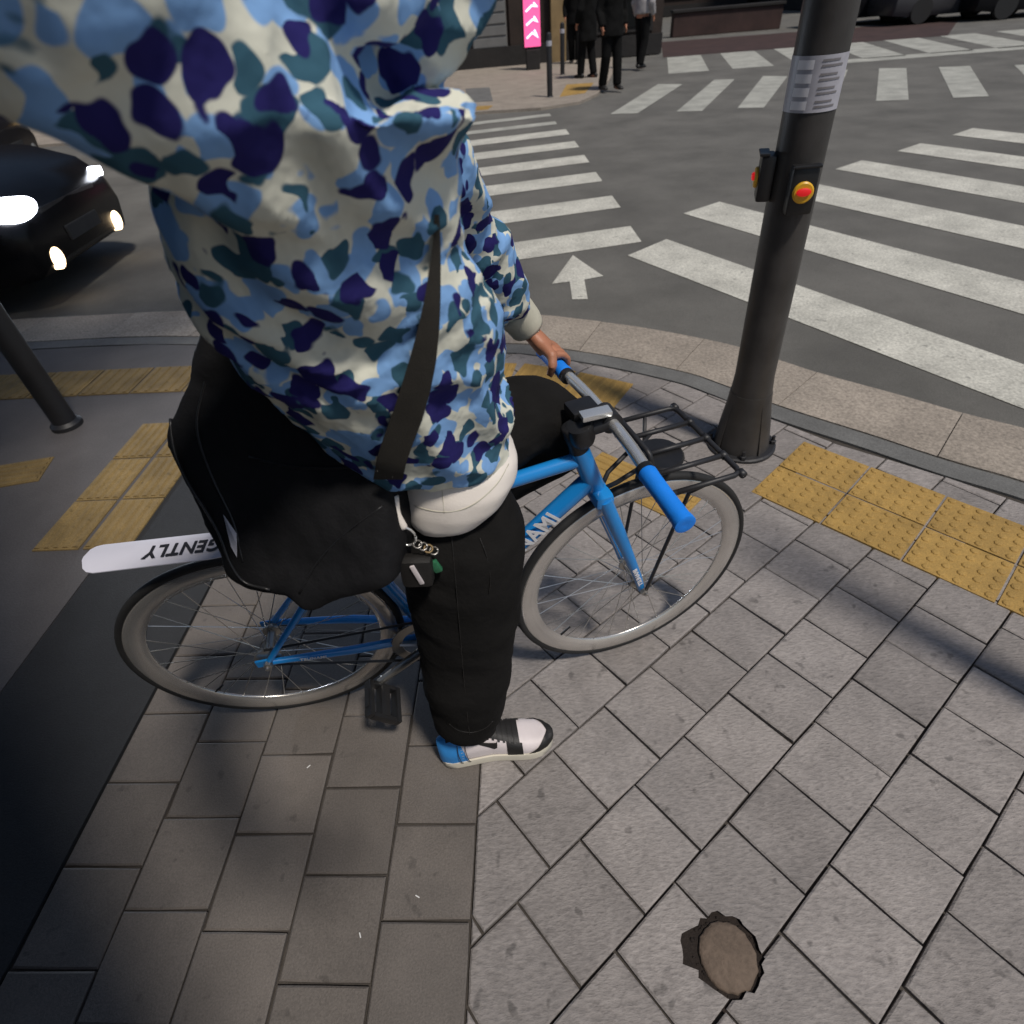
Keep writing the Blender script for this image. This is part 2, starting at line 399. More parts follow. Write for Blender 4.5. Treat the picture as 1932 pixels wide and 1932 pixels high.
def put(poly, m, full, cache):
    if len(poly) < 3 or area(poly) < .0002: return
    k = rnd.randrange(7)
    if full and k in cache: me = cache[k]; c = (sum(p[0] for p in poly) / 4, sum(p[1] for p in poly) / 4)
    else:
        me, c = paver_mesh(poly)
        if full: cache[k] = me
    o = link('paver', me, m, pave)
    if m is M['paver']: o.location = (c[0], c[1], rnd.uniform(-.0030, .0014)); o.rotation_euler = (rnd.uniform(-.008, .008), rnd.uniform(-.008, .008), rnd.uniform(-.006, .006) if full else 0)
    else: o.location = (c[0], c[1], rnd.uniform(-.0035, .0012)); o.rotation_euler = (rnd.uniform(.004, .022), rnd.uniform(-.007, .007), rnd.uniform(-.004, .004))
def in_view(c):
    d = V((c[0], c[1], 0)) - EYE; z = d.dot(fw)
    if z < .1: return False
    x, y = d.dot(CR) / z * FN, d.dot(CU) / z * FN
    return abs(x) < .60 and abs(y) < .62
rest = B(); rest2 = B()
cand = []
for r in range(-18, 40):
    v1 = TV0 - (r) * TA; ph = (.176 if r % 2 == 0 else .080)
    for k in range(-40, 40):
        u0 = ph + k * TB - .0977 * 0
        q = [ug * a + vg * b for a, b in ((u0, v1 - TA), (u0 + TB, v1 - TA), (u0 + TB, v1), (u0, v1))]
        poly = [(p.x, p.y) for p in q]
        a0 = area(poly); poly = clip(poly, SEAM_N, SEAM_D); 
        if len(poly) < 3: continue
        poly = clip_kerb(poly)
        if len(poly) < 3: continue
        poly = clip(poly, (-1, 0), 9)
        if len(poly) < 3 or not any(V(p).length < 6.5 for p in poly): continue
        c = (sum(p[0] for p in poly) / len(poly), sum(p[1] for p in poly) / len(poly))
        cand.append(((V((c[0], c[1], 0)) - EYE).length, poly, abs(area(poly) - a0) < 1e-6, r, 'R'))
UL = (.5449, .636, .7267)
for r in range(0, 5):
    for k in range(-14, 36):
        u1 = (UL[r % 3] + (0 if r < 3 else .02)) - k * LB
        v0 = LV0 + r * LA
        q = [ul * a + vl * b for a, b in ((u1 - LB, v0), (u1, v0), (u1, v0 + LA), (u1 - LB, v0 + LA))]
        poly = [(p.x, p.y) for p in q]; a0 = area(poly)
        poly = clip_kerb(poly)
        if len(poly) < 3 or not any(V(p).length < 6.5 for p in poly): continue
        c = (sum(p[0] for p in poly) / len(poly), sum(p[1] for p in poly) / len(poly))
        cand.append(((V((c[0], c[1], 0)) - EYE).length, poly, abs(area(poly) - a0) < 1e-6, r, 'L'))
cand.sort(key=lambda c: (not any(in_view(p) for p in c[1]), c[0]))
print('PAVERS', len(cand), sum(any(in_view(p) for p in c[1]) for c in cand))
for i, (d, poly, full, r, side) in enumerate(cand):
    if i < 290:
        put(poly, M['paver'] if side == 'R' else M['paver_brown'], full, full_right if side == 'R' else full_left)
    elif area(poly) > .0002:
        me, c = paver_mesh(poly); t_ = B(); t_.from_mesh(me)
        bmesh.ops.translate(t_, verts=t_.verts[:], vec=(c[0], c[1], rnd.uniform(-.002, .001))); t_.to_mesh(me); t_.free(); (rest if side == 'R' else rest2).from_mesh(me); bpy.data.meshes.remove(me)
for rb, pm in ((rest, 'paver'), (rest2, 'paver_brown')):
    if len(rb.verts): tag(obj('outlying_pavers', rb, M[pm], pave), kind='stuff')
    else: rb.free()
# dark stone strip and the slab beyond it, on the left
def vline(v0, v1, u0, u1): return [tuple(ul * a + vl * b) for a, b in ((u0, v0), (u1, v0), (u1, v1), (u0, v1))]
sv = LV0 + 5 * LA
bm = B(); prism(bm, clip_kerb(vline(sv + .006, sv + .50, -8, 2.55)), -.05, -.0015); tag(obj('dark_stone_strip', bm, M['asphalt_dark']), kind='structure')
bm = B(); pl = vline(sv + .506, sv + 8, -8, 5)
for nn, d, mid in halves[:9]: pl = clip(pl, nn, d)
prism(bm, pl, -.05, -.001); tag(obj('grey_footway', bm, M['grey_slab']), kind='structure')
bm = B(); pl = vline(sv + .006, sv + .50, 2.556, 5)
for nn, d, mid in halves[:9]: pl = clip(pl, nn, d)
prism(bm, pl, -.05, -.001); tag(obj('grey_footway', bm, M['grey_slab']), kind='structure')

# yellow tactile plates ------------------------------------------------
def tactile(dots, sx, sy):
    bm = B(); box(bm, (0, 0, -.008), (sx - .005, sy - .005, .024), bev=.002)
    if dots:
        nx, ny = 6, 5
        for i in range(nx):
            for j in range(ny):
                x, y = (i + .5) / nx * sx - sx / 2, (j + .5) / ny * sy - sy / 2
                loft(bm, [[V((x + r * math.cos(t * .785), y + r * math.sin(t * .785), z)) for t in range(8)] for r, z in ((.0145, .004), (.012, .0075), (.007, .009))], cap=True)
    else:
        for j in range(5):
            y = (j + .5) / 5 * sy - sy / 2
            loft(bm, [[V((x, y - wd, .004)), V((x, y - wd * .6, .009)), V((x, y + wd * .6, .009)), V((x, y + wd, .004))] for x, wd in ((-sx * .46, .013), (sx * .46, .013))])
    bmesh.ops.recalc_face_normals(bm, faces=bm.faces[:])
    me = bpy.data.meshes.new('tactile_plate'); bm.to_mesh(me); bm.free(); return me
def lay(me, x, y, rz, m='tactile'):
    o = link('tactile_plate', me, M[m], pave); o.location = (x, y, rnd.uniform(-.0005, .001)); o.rotation_euler = (0, 0, rz)
tm = tactile(True, .272, .222); td = V((.655, -.755)).normalized(); tw = V((.755, .655)).normalized()
A0 = V((.935, 1.685))
for i in range(8):
    for j in range(2):
        c = A0 + td * (.2745 * (i + .5)) + tw * (.2245 * (j + .5)); lay(tm, c.x, c.y, math.atan2(td.y, td.x))
tb2 = tactile(False, .27, .2)
for i in range(2):
    c = V((.43, 1.88)) + V((.70, -.71)).normalized() * (.235 * i); lay(tactile(False, .235, .19) if i == 0 else tb2, c.x, c.y, math.atan2(-.71, .70))
tb = tactile(False, .3, .3); tbw = tactile(False, .3, .3)
row = smooth_path([(-4.5, 3.33, 0), (-3.0, 3.18, 0), (-1.85, 3.08, 0), (-.8, 2.95, 0), (-.03, 2.78, 0), (.27, 2.66, 0), (.52, 2.50, 0)], 160)
acc = .15
for i in range(1, len(row)):
    acc += (row[i] - row[i - 1]).length
    if acc >= .303:
        acc = 0; t = row[i] - row[i - 1]; lay(tb if row[i].x > -1.2 else tbw, row[i].x, row[i].y, math.atan2(t.y, t.x) + math.pi / 2, 'tactile' if row[i].x > -1.2 else 'tactile_shaded')
tc_ = tactile(False, .3, .195)
for i in range(3):
    for j in range(2):
        p = ul * (1.72 + .303 * i + .0) + vl * (sv + .262 + .21 * (j + .6)) ; lay(tc_, p.x - .12, p.y, YL, 'tactile_shaded')
for i in range(2): lay(tc_, -2.30 - .3 * i, 2.26 + .02 * i, .15, 'tactile_shaded')

# painted markings, children of the road --------------------------------
def mark(name, poly, m=None, z=ROAD_Z + .004):
    bm = B(); bm.faces.new([bm.verts.new((p[0], p[1], z)) for p in poly]); 
    return obj(name, bm, m or M['paint'], road)
for i, (y0, xr) in enumerate(((4.98, 1.21), (5.97, 1.24), (6.98, 1.25), (7.90, 1.26), (8.80, 1.27), (9.72, 1.27), (10.55, 1.2), (11.35, 1.2))):
    s = .165; hw = .21 if i < 6 else .14
    mark('crosswalk_stripe', [(-1.75, y0 - (xr + 1.75) * s - hw), (xr, y0 - hw), (xr + .0, y0 + hw), (-1.75, y0 - (xr + 1.75) * s + hw)], M['paint'] if i < 6 else M['paint_far'])
sd_ = V((.458, -.889)); st_ = V((.91, .51))
for i in range(-1, 5):
    tip = V((1.72, 5.41)) + st_ * i; ln = 5.6
    if i == -1: pl = [(1.04, 4.49), (1.41, 4.78), (3.35, 1.02), (2.93, .93)]
    else: pl = [tip, tip + V((.40, .255)), tip + V((.40, .255)) + sd_ * ln, tip + V((.415, .233)) * .0 + sd_ * ln]
    if i == -1: pl = [(1.04, 4.49), (1.41, 4.78), (3.0, 1.66), (2.60, 1.58)]
    mark('crosswalk_stripe', [tuple(p) for p in pl])
for a, b, c, d in (((3.07, 10.6), (3.42, 10.45), (5.03, 13.65), (4.70, 13.85)), ((3.95, 10.42), (4.3, 10.28), (5.95, 13.4), (5.62, 13.75)), ((4.9, 10.25), (5.3, 10.15), (7.2, 13.6), (6.8, 13.8)), ((5.84, 10.0), (6.24, 9.86), (8.05, 13.1), (7.7, 13.4)), ((6.79, 9.7), (7.23, 9.6), (8.95, 12.65), (8.5, 12.85)), ((7.8, 9.3), (8.2, 9.2), (9.9, 12.1), (9.5, 12.3)), ((2.1, 10.9), (2.5, 10.75), (4.0, 13.6), (3.6, 13.9))):
    mark('crosswalk_stripe', (a, b, c, d), M['paint_far'])
for i in range(7):
    a = V((4.2 + i * 1.35, 15.4 - .12 * i)); d = V((.25, 1)).normalized() * 3.6; wv = V((.85, -.1))
    mark('crosswalk_stripe', [tuple(a), tuple(a + wv), tuple(a + wv + d), tuple(a + d)], M['paint_far'])
mark('stop_line', [(7.2, 14.6), (13.5, 14.1), (13.6, 14.75), (7.3, 15.2)], M['paint_far'])
mark('road_arrow', [(.64, 4.60), (.42, 4.06), (.545, 4.07), (.52, 3.76), (.62, 3.74), (.65, 4.085), (.79, 4.12)])
bm = B(); bm.faces.new([bm.verts.new(p + (ROAD_Z + .004,)) for p in ((5.0, 19.0), (12, 18.2), (15, 22.5), (6.2, 24))]); obj('maroon_paving', bm, M['maroon'], road)

# far pavement with its kerb -------------------------------------------
fp = [(-14, 13.2), (-4, 12.45), (-.7, 12.2), (1.1, 11.9), (1.8, 12.2), (2.25, 13.0), (2.9, 15.2), (4.3, 21), (5.5, 26), (5.5, 40), (-14, 40)]
bm = B(); prism(bm, fp, -.3, .02); tag(obj('far_pavement', bm, M['kerb']), kind='structure')
far = bpy.data.objects['far_pavement']
for poly in ([(-.7, 12.32), (.2, 12.2), (.3, 12.65), (-.6, 12.78)], [(1.55, 13.0), (2.05, 13.2), (2.45, 14.6), (1.9, 14.7)]):
    bm = B(); prism(bm, poly, 0, .024); obj('tactile_plate', bm, M['tactile'], far)
bm = B(); prism(bm, [(-.15, 13.3), (.32, 13.2), (.32, 15.4), (-.2, 15.5)], 0, .024); obj('utility_cover', bm, M['kerb_dark'], far)

# ------------------------------------------------------------------ cement plug
pc = GP(1372, 1800)
rr = random.Random(3)
def blob(c, r, n, jit, sx=1, sy=1, ph=0): return [(c[0] + math.cos(2 * math.pi * i / n + ph) * r * sx * (1 + rr.uniform(-jit, jit)), c[1] + math.sin(2 * math.pi * i / n + ph) * r * sy * (1 + rr.uniform(-jit, jit))) for i in range(n)]
pe = tag(empty('cement_plug', (pc.x, pc.y, 0)), 'brown cement plug filling a broken hole between grey pavers', 'cement plug')
hole = blob((-.002, .002), .070, 34, .09, 1.06, 1.0); hole = [(x - (.016 if -2.9 > math.atan2(y, x) or math.atan2(y, x) > 2.5 else 0), y) for x, y in hole]
cb = B(); prism(cb, hole, -.2, .2); cm = bpy.data.meshes.new('cut'); bmesh.ops.recalc_face_normals(cb, faces=cb.faces[:]); cb.to_mesh(cm); cb.free()
cutter = bpy.data.objects.new('cut', cm); COL.objects.link(cutter); cutter.location = pe.location
near = [o for o in pave.children if o.name.startswith('paver') and (o.location.xy - pc.xy).length < .26]
for o in near:
    mm = o.modifiers.new('b', 'BOOLEAN'); mm.operation = 'DIFFERENCE'; mm.object = cutter; mm.solver = 'EXACT'
dg0 = bpy.context.evaluated_depsgraph_get()
done = [(o, bpy.data.meshes.new_from_object(o.evaluated_get(dg0))) for o in near]
for o, me in done: o.modifiers.clear(); o.data = me
bpy.data.objects.remove(cutter)
dirt = B(); prism(dirt, blob((0, 0), .096, 18, .05), -.04, -.0125); obj('hole_floor', dirt, M['dirt'], pe)
dirt = B()
for i in range(46):                                          # crumbs of broken paver round the rim
    t = rr.uniform(0, 6.283); q = .062 + rr.uniform(-.003, .010); r_ = rr.uniform(.0018, .0048)
    bmesh.ops.create_icosphere(dirt, subdivisions=1, radius=r_, matrix=Matrix.Translation((math.cos(t) * q, math.sin(t) * q, -.0115)) @ Matrix.Rotation(rr.uniform(0, 3), 4, 'X') @ Matrix.Diagonal((1, rr.uniform(.6, 1.2), .8, 1)))
tag(obj('crumbs', dirt, M['dirt'], pe), kind='stuff')
bm = B(); pb = [V((x, y, 0)) for x, y in blob((.002, -.002), .0590, 40, .045, 1.0, 1.04)]
loft(bm, [[p + V((0, 0, -.04)) for p in pb], [p + V((0, 0, -.009)) for p in pb], [p * .95 + V((0, 0, -.0045)) for p in pb], [p * .82 + V((0, 0, -.003 + rr.uniform(-.0008, .0008))) for p in pb], [p * .45 + V((0, 0, -.0022)) for p in pb]]); obj('cement', bm, M['cement'], pe, True)

# ------------------------------------------------------------------ signal pole
def signal_pole(x, y):
    r = empty('signal_pole', (x, y, 0), 0, label='dark grey signal pole with push buttons and a silver sticker beside the kerb', cat='pole')
    R0, R1 = .073, .066
    bm = B(); lathe(bm, [(.079, .26), (R0, .34), (R0, .9), (R1, 3.2), (.058, 5.2), (.03, 5.24)], 32); obj('shaft', bm, M['pole_metal'], r, angle=40)
    bm = B(); lathe(bm, [(.112, .012), (.108, .05), (.098, .13), (.086, .21), (.080, .268)], 32); obj('flared_base', bm, M['pole_metal'], r, angle=40)
    bm = B(); lathe(bm, [(.140, .0), (.140, .010), (.132, .014)], 28); obj('base_plate', bm, M['black_metal'], r)
    for i in range(4):
        a = .5 + math.pi / 4 + i * math.pi / 2; bm = B(); lathe(bm, [(.013, .0131), (.013, .028), (.007, .03), (.007, .05)], 6, V((.126 * math.cos(a), .126 * math.sin(a), 0))); obj('anchor_bolt', bm, M['black_metal'], r)
    for i in range(4):                                       # ribs of the base
        a = .3 + i * math.pi / 2; bm = B(); d = V((math.cos(a), math.sin(a), 0)); s = V((-d.y, d.x, 0)) * .004
        loft(bm, [[d * .1 + s * k_ + V((0, 0, .013)) for k_ in (-1, 1)] + [d * .120 + s + V((0, 0, .013)), d * .120 - s + V((0, 0, .013))], [d * .078 + s * k_ + V((0, 0, .23)) for k_ in (-1, 1)] + [d * .084 + s + V((0, 0, .23)), d * .084 - s + V((0, 0, .23))]]); obj('base_rib', bm, M['pole_metal'], r)
    # sticker wrapped round the shaft
    def wrap(z0, z1, a0, a1, off, n=16):
        bm = B(); rows = []
        for i in range(n + 1):
            a = a0 + (a1 - a0) * i / n; rows.append([V((math.cos(a) * (R0 + off), math.sin(a) * (R0 + off), z)) for z in (z0, z1)])
        vv = [[bm.verts.new(p) for p in q] for q in rows]
        for i in range(n): face(bm, (vv[i][0], vv[i + 1][0], vv[i + 1][1], vv[i][1]))
        return bm
    face_a = math.atan2(-y, -x)
    s = obj('sticker', wrap(1.205, 1.335, face_a - 1.35, face_a + 1.35, .0012), M['sticker'], r, True)
    for i in range(4):
        zc = 1.222 + i * .031
        obj('emblem', wrap(zc - .010, zc + .011, face_a - .75, face_a - .12, .0022, 8), M['sticker_white'], s, True)
        for k in range(2): obj('lettering', wrap(zc - .006 + k * .012, zc - .001 + k * .012, face_a + .15, face_a + .95 - .15 * k, .0022, 8), M['sticker_grey'], s, True)
    for a, z, in ((face_a + .28, 1.01), (face_a - 1.42, 1.03)):
        bm = B(); Mx = Matrix.Rotation(a, 4, 'Z')
        box(bm, (R0 + .016, 0, z), (.046, .078, .132), bev=.012, M=Mx); h = obj('button_box', bm, M['black_plastic'], r, angle=40)
        bm = B(); box(bm, (R0 + .030, 0, z + .068), (.030, .080, .008), bev=.003, M=Mx); obj('rain_hood', bm, M['black_plastic'], h)
        ax = V((math.cos(a), math.sin(a), 0)); c = ax * (R0 + .0392) + V((0, 0, z))
        bm = B(); lathe(bm, [(.030, 0), (.030, .006), (.026, .010), (.012, .010)], 28, c, ax); obj('button_ring', bm, M['button_yellow'], h, angle=40)
        bm = B(); t_ = ax.cross(V((0, 0, 1)));
        loft(bm, [[c + ax * q + (t_ * math.cos(k * .3927) * .021 * w_ + V((0, 0, 1)) * math.sin(k * .3927) * .011 * w_) + (V((0, 0, .003))) for k in range(16)] for q, w_ in ((.0095, 1), (.015, 1), (.0175, .7))]); obj('push_button', bm, M['button_red'], h, angle=50)
    return r
pbp = GP(1397, 838)
signal_pole(pbp.x, pbp.y).rotation_euler = (0, -.030, 0)

def bollard(x, y, h, rad, label, group):
    r = empty('bollard', (x, y, 0), 0, label=label, cat='bollard', group=group)
    bm = B(); lathe(bm, [(rad, .0), (rad, h * .93), (rad * .85, h * .98), (rad * .4, h)], 20); obj('post', bm, M['black_metal'], r, angle=40)
    bm = B(); lathe(bm, [(rad * 1.35, .0), (rad * 1.35, .02), (rad * 1.05, .035)], 20); obj('collar', bm, M['black_metal'], r, angle=40)
    bm = B(); lathe(bm, [(rad * 1.012, h * .80), (rad * 1.012, h * .88)], 20); obj('reflective_band', bm, M['sticker'], r, angle=40)
    return r
bp_ = GP(128, 803); bollard(bp_.x, bp_.y, .95, .055, 'black bollard on the near pavement beside the waiting black car', 'black street bollards')
bollard(1.38, 13.1, .95, .05, 'black bollard at the far kerb corner, left of the pedestrians', 'black street bollards')
bollard(2.05, 16.6, .95, .05, 'black bollard further back on the far pavement beside the pedestrians', 'black street bollards')
r = empty('shadow_post', (1.56, .53, 0), 0, label='slim dark post added right of the frame to cast the shadow band', cat='post')  # unseen post, added to cast the shadow band across the pavers
bm = B(); lathe(bm, [(.068, 0), (.068, .25), (.060, .27), (.060, 2.30), (.04, 2.34)], 20); obj('shaft', bm, M['pole_metal'], r, angle=40)

# ------------------------------------------------------------------ bicycle
BPSI, BPHI = math.radians(7.5), math.radians(-4.5)
bh = V((math.cos(BPSI), math.sin(BPSI), 0)); bl0 = V((-math.sin(BPSI), math.cos(BPSI), 0))
bu = math.cos(BPHI) * V((0, 0, 1)) + math.sin(BPHI) * bl0; bl = bu.cross(bh)
BO = V((-.64, .932, .0))
BM = Matrix(((bh.x, bl.x, bu.x, BO.x), (bh.y, bl.y, bu.y, BO.y), (bh.z, bl.z, bu.z, BO.z), (0, 0, 0, 1)))
bike = empty('bicycle', label='blue fixed gear bicycle with chrome handlebar and black front rack under the rider', cat='bicycle')
bike.matrix_world = BM
RA, FA, BB = V((0, 0, .337)), V((.951, 0, .337)), V((.385, 0, .272))
HB, HT = V((.828, 0, .690)), V((.788, 0, .805)); SCL = V((.262, 0, .690))
SAX = (HT - HB).normalized(); SR = Matrix.Translation(HT) @ Matrix.Rotation(math.radians(8.5), 4, SAX) @ Matrix.Translation(-HT)
def St(p): return SR @ V(p)
AX, AY, AZ = V((1, 0, 0)), V((0, 1, 0)), V((0, 0, 1))
def wheel(name, c, steer):
    q = (lambda p: SR @ V(p)) if steer else (lambda p: V(p))
    a = (SR.to_3x3() @ AX) if steer else AX; b = (SR.to_3x3() @ AZ) if steer else AZ; axl = a.cross(b) * -1; c = q(c)
    r = empty(name); r.parent = bike
    prof = [(.0105 * math.cos(t), .0115 * math.sin(t)) for t in [i * math.pi / 5 for i in range(10)]]
    bm = B(); torus(bm, c, a, b, .3245, prof, 88); obj('tyre', bm, M['tyre'], r, True)
    bm = B(); torus(bm, c, a, b, .3165, [(.003, .0080), (-.003, .0105), (-.024, .0098), (-.044, .0035), (-.046, 0), (-.044, -.0035), (-.024, -.0098), (-.003, -.0105), (.003, -.0080)], 88); obj('rim', bm, M['rim_silver'], r, True)
    bm = B(); lathe(bm, [(.004, -.062), (.004, -.052), (.012, -.05), (.012, -.046), (.022, -.036), (.022, -.031), (.011, -.028), (.011, .028), (.022, .031), (.022, .036), (.012, .046), (.012, .05), (.004, .052), (.004, .062)], 16, c, axl); obj('hub', bm, M['alloy'], r, angle=40)
    bm = B(); n = 32
    for i in range(n):
        th = 2 * math.pi * i / n; s = 1 if i % 2 else -1; tw_ = .62 * (1 if (i // 2) % 2 else -1)
        p0 = c + (a * math.cos(th + tw_) + b * math.sin(th + tw_)) * .021 + axl * s * .033
        p1 = c + (a * math.cos(th) + b * math.sin(th)) * .272 + axl * s * .002
        tube(bm, [p0, p1], .00115, 4, cap=False)
    o = obj('spokes', bm, M['spoke'], r); tag(o, kind='stuff')
    th = 3.85; bm = B(); d = a * math.cos(th) + b * math.sin(th); tube(bm, [c + d * .275 - axl * 0, c + d * .235], [.0035, .0028], 6); obj('valve', bm, M['black_plastic'], r)
    return r
wheel('rear_wheel', RA, False); wheel('front_wheel', FA, True)
# frame
def ftube(name, pts, r, m='frame_blue', n=16, flat=1, parent=bike, hint=AZ):
    bm = B(); tube(bm, pts, r, n, hint, flat=flat); return obj(name, bm, M[m], parent, angle=50)
ftube('down_tube', [BB + V((.02, 0, .02)), HB + V((-.012, 0, .022))], [.020, .0215]); dt_d = (HB + V((-.012, 0, .022)) - BB).normalized()
ftube('top_tube', [SCL + V((.01, 0, -.01)), HT + V((.004, 0, -.028))], .0165)
ftube('seat_tube', [BB, SCL + V((-.004, 0, .012))], .0165)
ftube('head_tube', [HB, HT], [.0225, .0215])
for s in (-1, 1):
    ftube('chainstay', [BB + V((-.03, s * .028, 0)), V((.20, s * .047, .303)), RA + V((.012, s * .058, 0))], [.0115, .0115, .008])
    ftube('seat_stay', [SCL + V((0, s * .014, -.015)), V((.13, s * .04, .50)), RA + V((.006, s * .058, .008))], [.008, .0085, .0075])
    bm = B(); box(bm, RA + V((-.004, s * .0575, 0)), (.05, .006, .026), bev=.002); obj('dropout', bm, M['frame_blue'], bike)
    bm = B(); lathe(bm, [(.0105, 0), (.0105, .010), (.005, .012), (.005, .019)], 6, RA + V((0, s * .061, 0)), AY * s); obj('axle_nut', bm, M['alloy'], bike)
bm = B(); lathe(bm, [(.022, -.035), (.022, .035)], 20, BB, AY); obj('bottom_bracket', bm, M['frame_blue'], bike, angle=40)
# fork
FCR = HB + V((.006, 0, -.016))
bm = B(); box(bm, (0, 0, 0), (.045, .098, .034), bev=.012, M=SR @ Matrix.Translation(FCR)); obj('fork_crown', bm, M['frame_blue'], bike, angle=50)
for s in (-1, 1):
    fb = ftube('fork_blade', [St(FCR + V((.0, s * .042, .004))), St(FCR + V((.036, s * .05, -.10))), St(FA + V((-.02, s * .056, .06))), St(FA + V((0, s * .056, -.006)))], [.0165, .0165, .0115, .010], flat=.75)
    bm = B(); lathe(bm, [(.010, 0), (.010, .010), (.005, .012), (.005, .018)], 6, St(FA + V((0, s * .064, 0))), SR.to_3x3() @ AY * s); obj('axle_nut', bm, M['alloy'], bike)
# lettering
def lettering(name, s, size, mt, origin, xd, yd, parent=bike, align='LEFT', shear=0, sx=1.0):
    xd = V(xd).normalized(); yd = (V(yd) - xd * V(yd).dot(xd)).normalized(); z = xd.cross(yd)
    Mx = Matrix(((xd.x, yd.x, z.x, origin[0]), (xd.y, yd.y, z.y, origin[1]), (xd.z, yd.z, z.z, origin[2]), (0, 0, 0, 1)))
    return text(name, s, size, M[mt], parent, Mx, align, shear, sx=sx)
nrm = dt_d.cross(AY).normalized()                            # perpendicular to the tube in the frame plane
lp_ = BB + dt_d * .505 + V((-.004, 0, .007))
lettering('frame_lettering', 'TSUNAMI', .062, 'white', lp_ + V((0, -.0222, 0)) , dt_d, -nrm if nrm.z < 0 else nrm, align='RIGHT', sx=.80)
fd = (St(FA) - St(FCR)).normalized()
lettering('fork_lettering', 'TSUNAMI', .017, 'white', St(FCR + (FA - FCR) * .70 + V((.0, -.0665, .0))), -fd, SR.to_3x3() @ AX * -1, align='RIGHT')
cs0, cs1 = RA + V((.06, -.0655, .0)), BB + V((-.05, -.046, 0)); cdv = (cs1 - cs0).normalized()
lettering('stay_lettering', 'TSUNAMI', .014, 'white', RA + V((.075, -.0655, -.006)), cdv, AZ)
# drivetrain, right side
bm = B(); n = 46; cr = V((BB.x, -.045, BB.z))
loft(bm, [[cr + V(((.092 + (.004 if i % 2 else 0)) * math.cos(2 * math.pi * i / n / 2), y, (.092 + (.004 if i % 2 else 0)) * math.sin(2 * math.pi * i / n / 2))) for i in range(2 * n)] for y in (-.0015, .0015)], cap=False)
loft(bm, [[cr + V((.066 * math.cos(2 * math.pi * i / n / 2), y, .066 * math.sin(2 * math.pi * i / n / 2))) for i in range(2 * n)] for y in (-.0015, .0015)], cap=False)
for y in (-.0015, .0015): loft(bm, [[cr + V((rr_ * math.cos(2 * math.pi * i / n / 2), y, rr_ * math.sin(2 * math.pi * i / n / 2))) for i in range(2 * n)] for rr_ in (.066, .092)], cap=False)
cring = obj('chainring', bm, M['alloy'], bike)
bm = B(); lathe(bm, [(.034, -.004), (.034, .004), (.012, .008)], 18, V((0, -.043, RA.z)), -AY); obj('rear_cog', bm, M['alloy'], bike, angle=40)
bm = B()
for zs, R1, R2 in ((1, .034, .095), (-1, .034, .095)):
    a = V((0, -.044, RA.z + zs * R1)); b = V((BB.x, -.045, BB.z + zs * R2)); tube(bm, [a, b], .0042, 4, cap=True)
obj('chain', bm, M['black_metal'], bike)
CK = V((-.135, 0, -.085)).normalized() * .165
for s, d in ((-1, CK), (1, -CK)):
    base = BB + V((0, s * .062, 0)); end = BB + d + V((0, s * .080, 0))
    bm = B(); tube(bm, [base - d.normalized() * .012, base, end, end + d.normalized() * .012], [.013, .016, .011, .010], 10, AY, flat=.7); cka = obj('crank_arm', bm, M['alloy'], bike, angle=50)
    if s < 0:
        for k in range(5):
            a = 2 * math.pi * k / 5 + .4; bm = B(); tube(bm, [cr + V((0, -.004, 0)), cr + V((.072 * math.cos(a), -.002, .072 * math.sin(a)))], [.011, .008], 6, AY, flat=.5); obj('spider_arm', bm, M['alloy'], cring)
    pc_ = end + V((0, s * .062, -.0 if s > 0 else -.004)); rot = Matrix.Translation(pc_) @ Matrix.Rotation(.9 if s < 0 else .1, 4, 'Y')
    ped = empty('pedal'); ped.parent = bike
    bm = B()
    for x in (-.044, .044): box(bm, (x, 0, 0), (.014, .098, .024), bev=.003, M=rot)
    for y in (-.044, .044): box(bm, (0, y, 0), (.074, .012, .022), bev=.003, M=rot)
    obj('cage', bm, M['black_plastic'], ped, angle=40)
    bm = B(); box(bm, (0, 0, 0), (.03, .086, .026), bev=.006, M=rot); obj('body', bm, M['black_plastic'], ped, angle=40)
    bm = B(); tube(bm, [rot @ V((0, -s * .075, 0)), rot @ V((0, s * .04, 0))], .006, 8); obj('spindle', bm, M['alloy'], ped, True)
    for x in (-.052, .052):
        bm = B(); box(bm, (x, 0, 0), (.004, .05, .014), bev=.001, M=rot); obj('reflector', bm, M['lamp_amber'] if False else M['black_plastic'], ped)
# seat post, saddle, mudguard
ftube('seat_post', [SCL, SCL + V((-.022, 0, .075))], .0135, 'black_metal')
sdl = B(); sp = []
for x, wd, zt, th_ in ((.385, .014, .772, .026), (.36, .022, .776, .03), (.30, .027, .776, .034), (.24, .045, .777, .036), (.19, .066, .782, .038), (.14, .072, .788, .036), (.115, .062, .789, .026)):
    sp.append([V((x, wd * math.cos(2 * math.pi * i / 16), zt - th_ / 2 + th_ / 2 * math.sin(2 * math.pi * i / 16))) for i in range(16)])
loft(sdl, sp); obj('saddle', sdl, M['black_plastic'], bike, True)
def plate_pt(u, v): return V((-.225 + u, v * 1.0 - .004, .706 + .035 * (1 - u / .4) - 3.2 * v * v))
bm = B(); out = []
for u in [0, .006, .014, .026, .04, .08, .12, .16, .2, .24, .28, .32, .37]:
    wv = .037 * min(1, math.sqrt(max(0.0, 1 - (1 - min(u / .036, 1)) ** 2)) + .12) * (1 if u < .24 else 1 - (u - .24) * 2.6)
    out.append([plate_pt(u, wv * k / 4) for k in range(-4, 5)] + [plate_pt(u, wv * k / 4) - V((0, 0, .0022)) for k in range(4, -5, -1)])
loft(bm, out); mg = obj('mudguard', bm, M['white_plastic'], bike, angle=40)
Z0 = plate_pt(.2, 0)
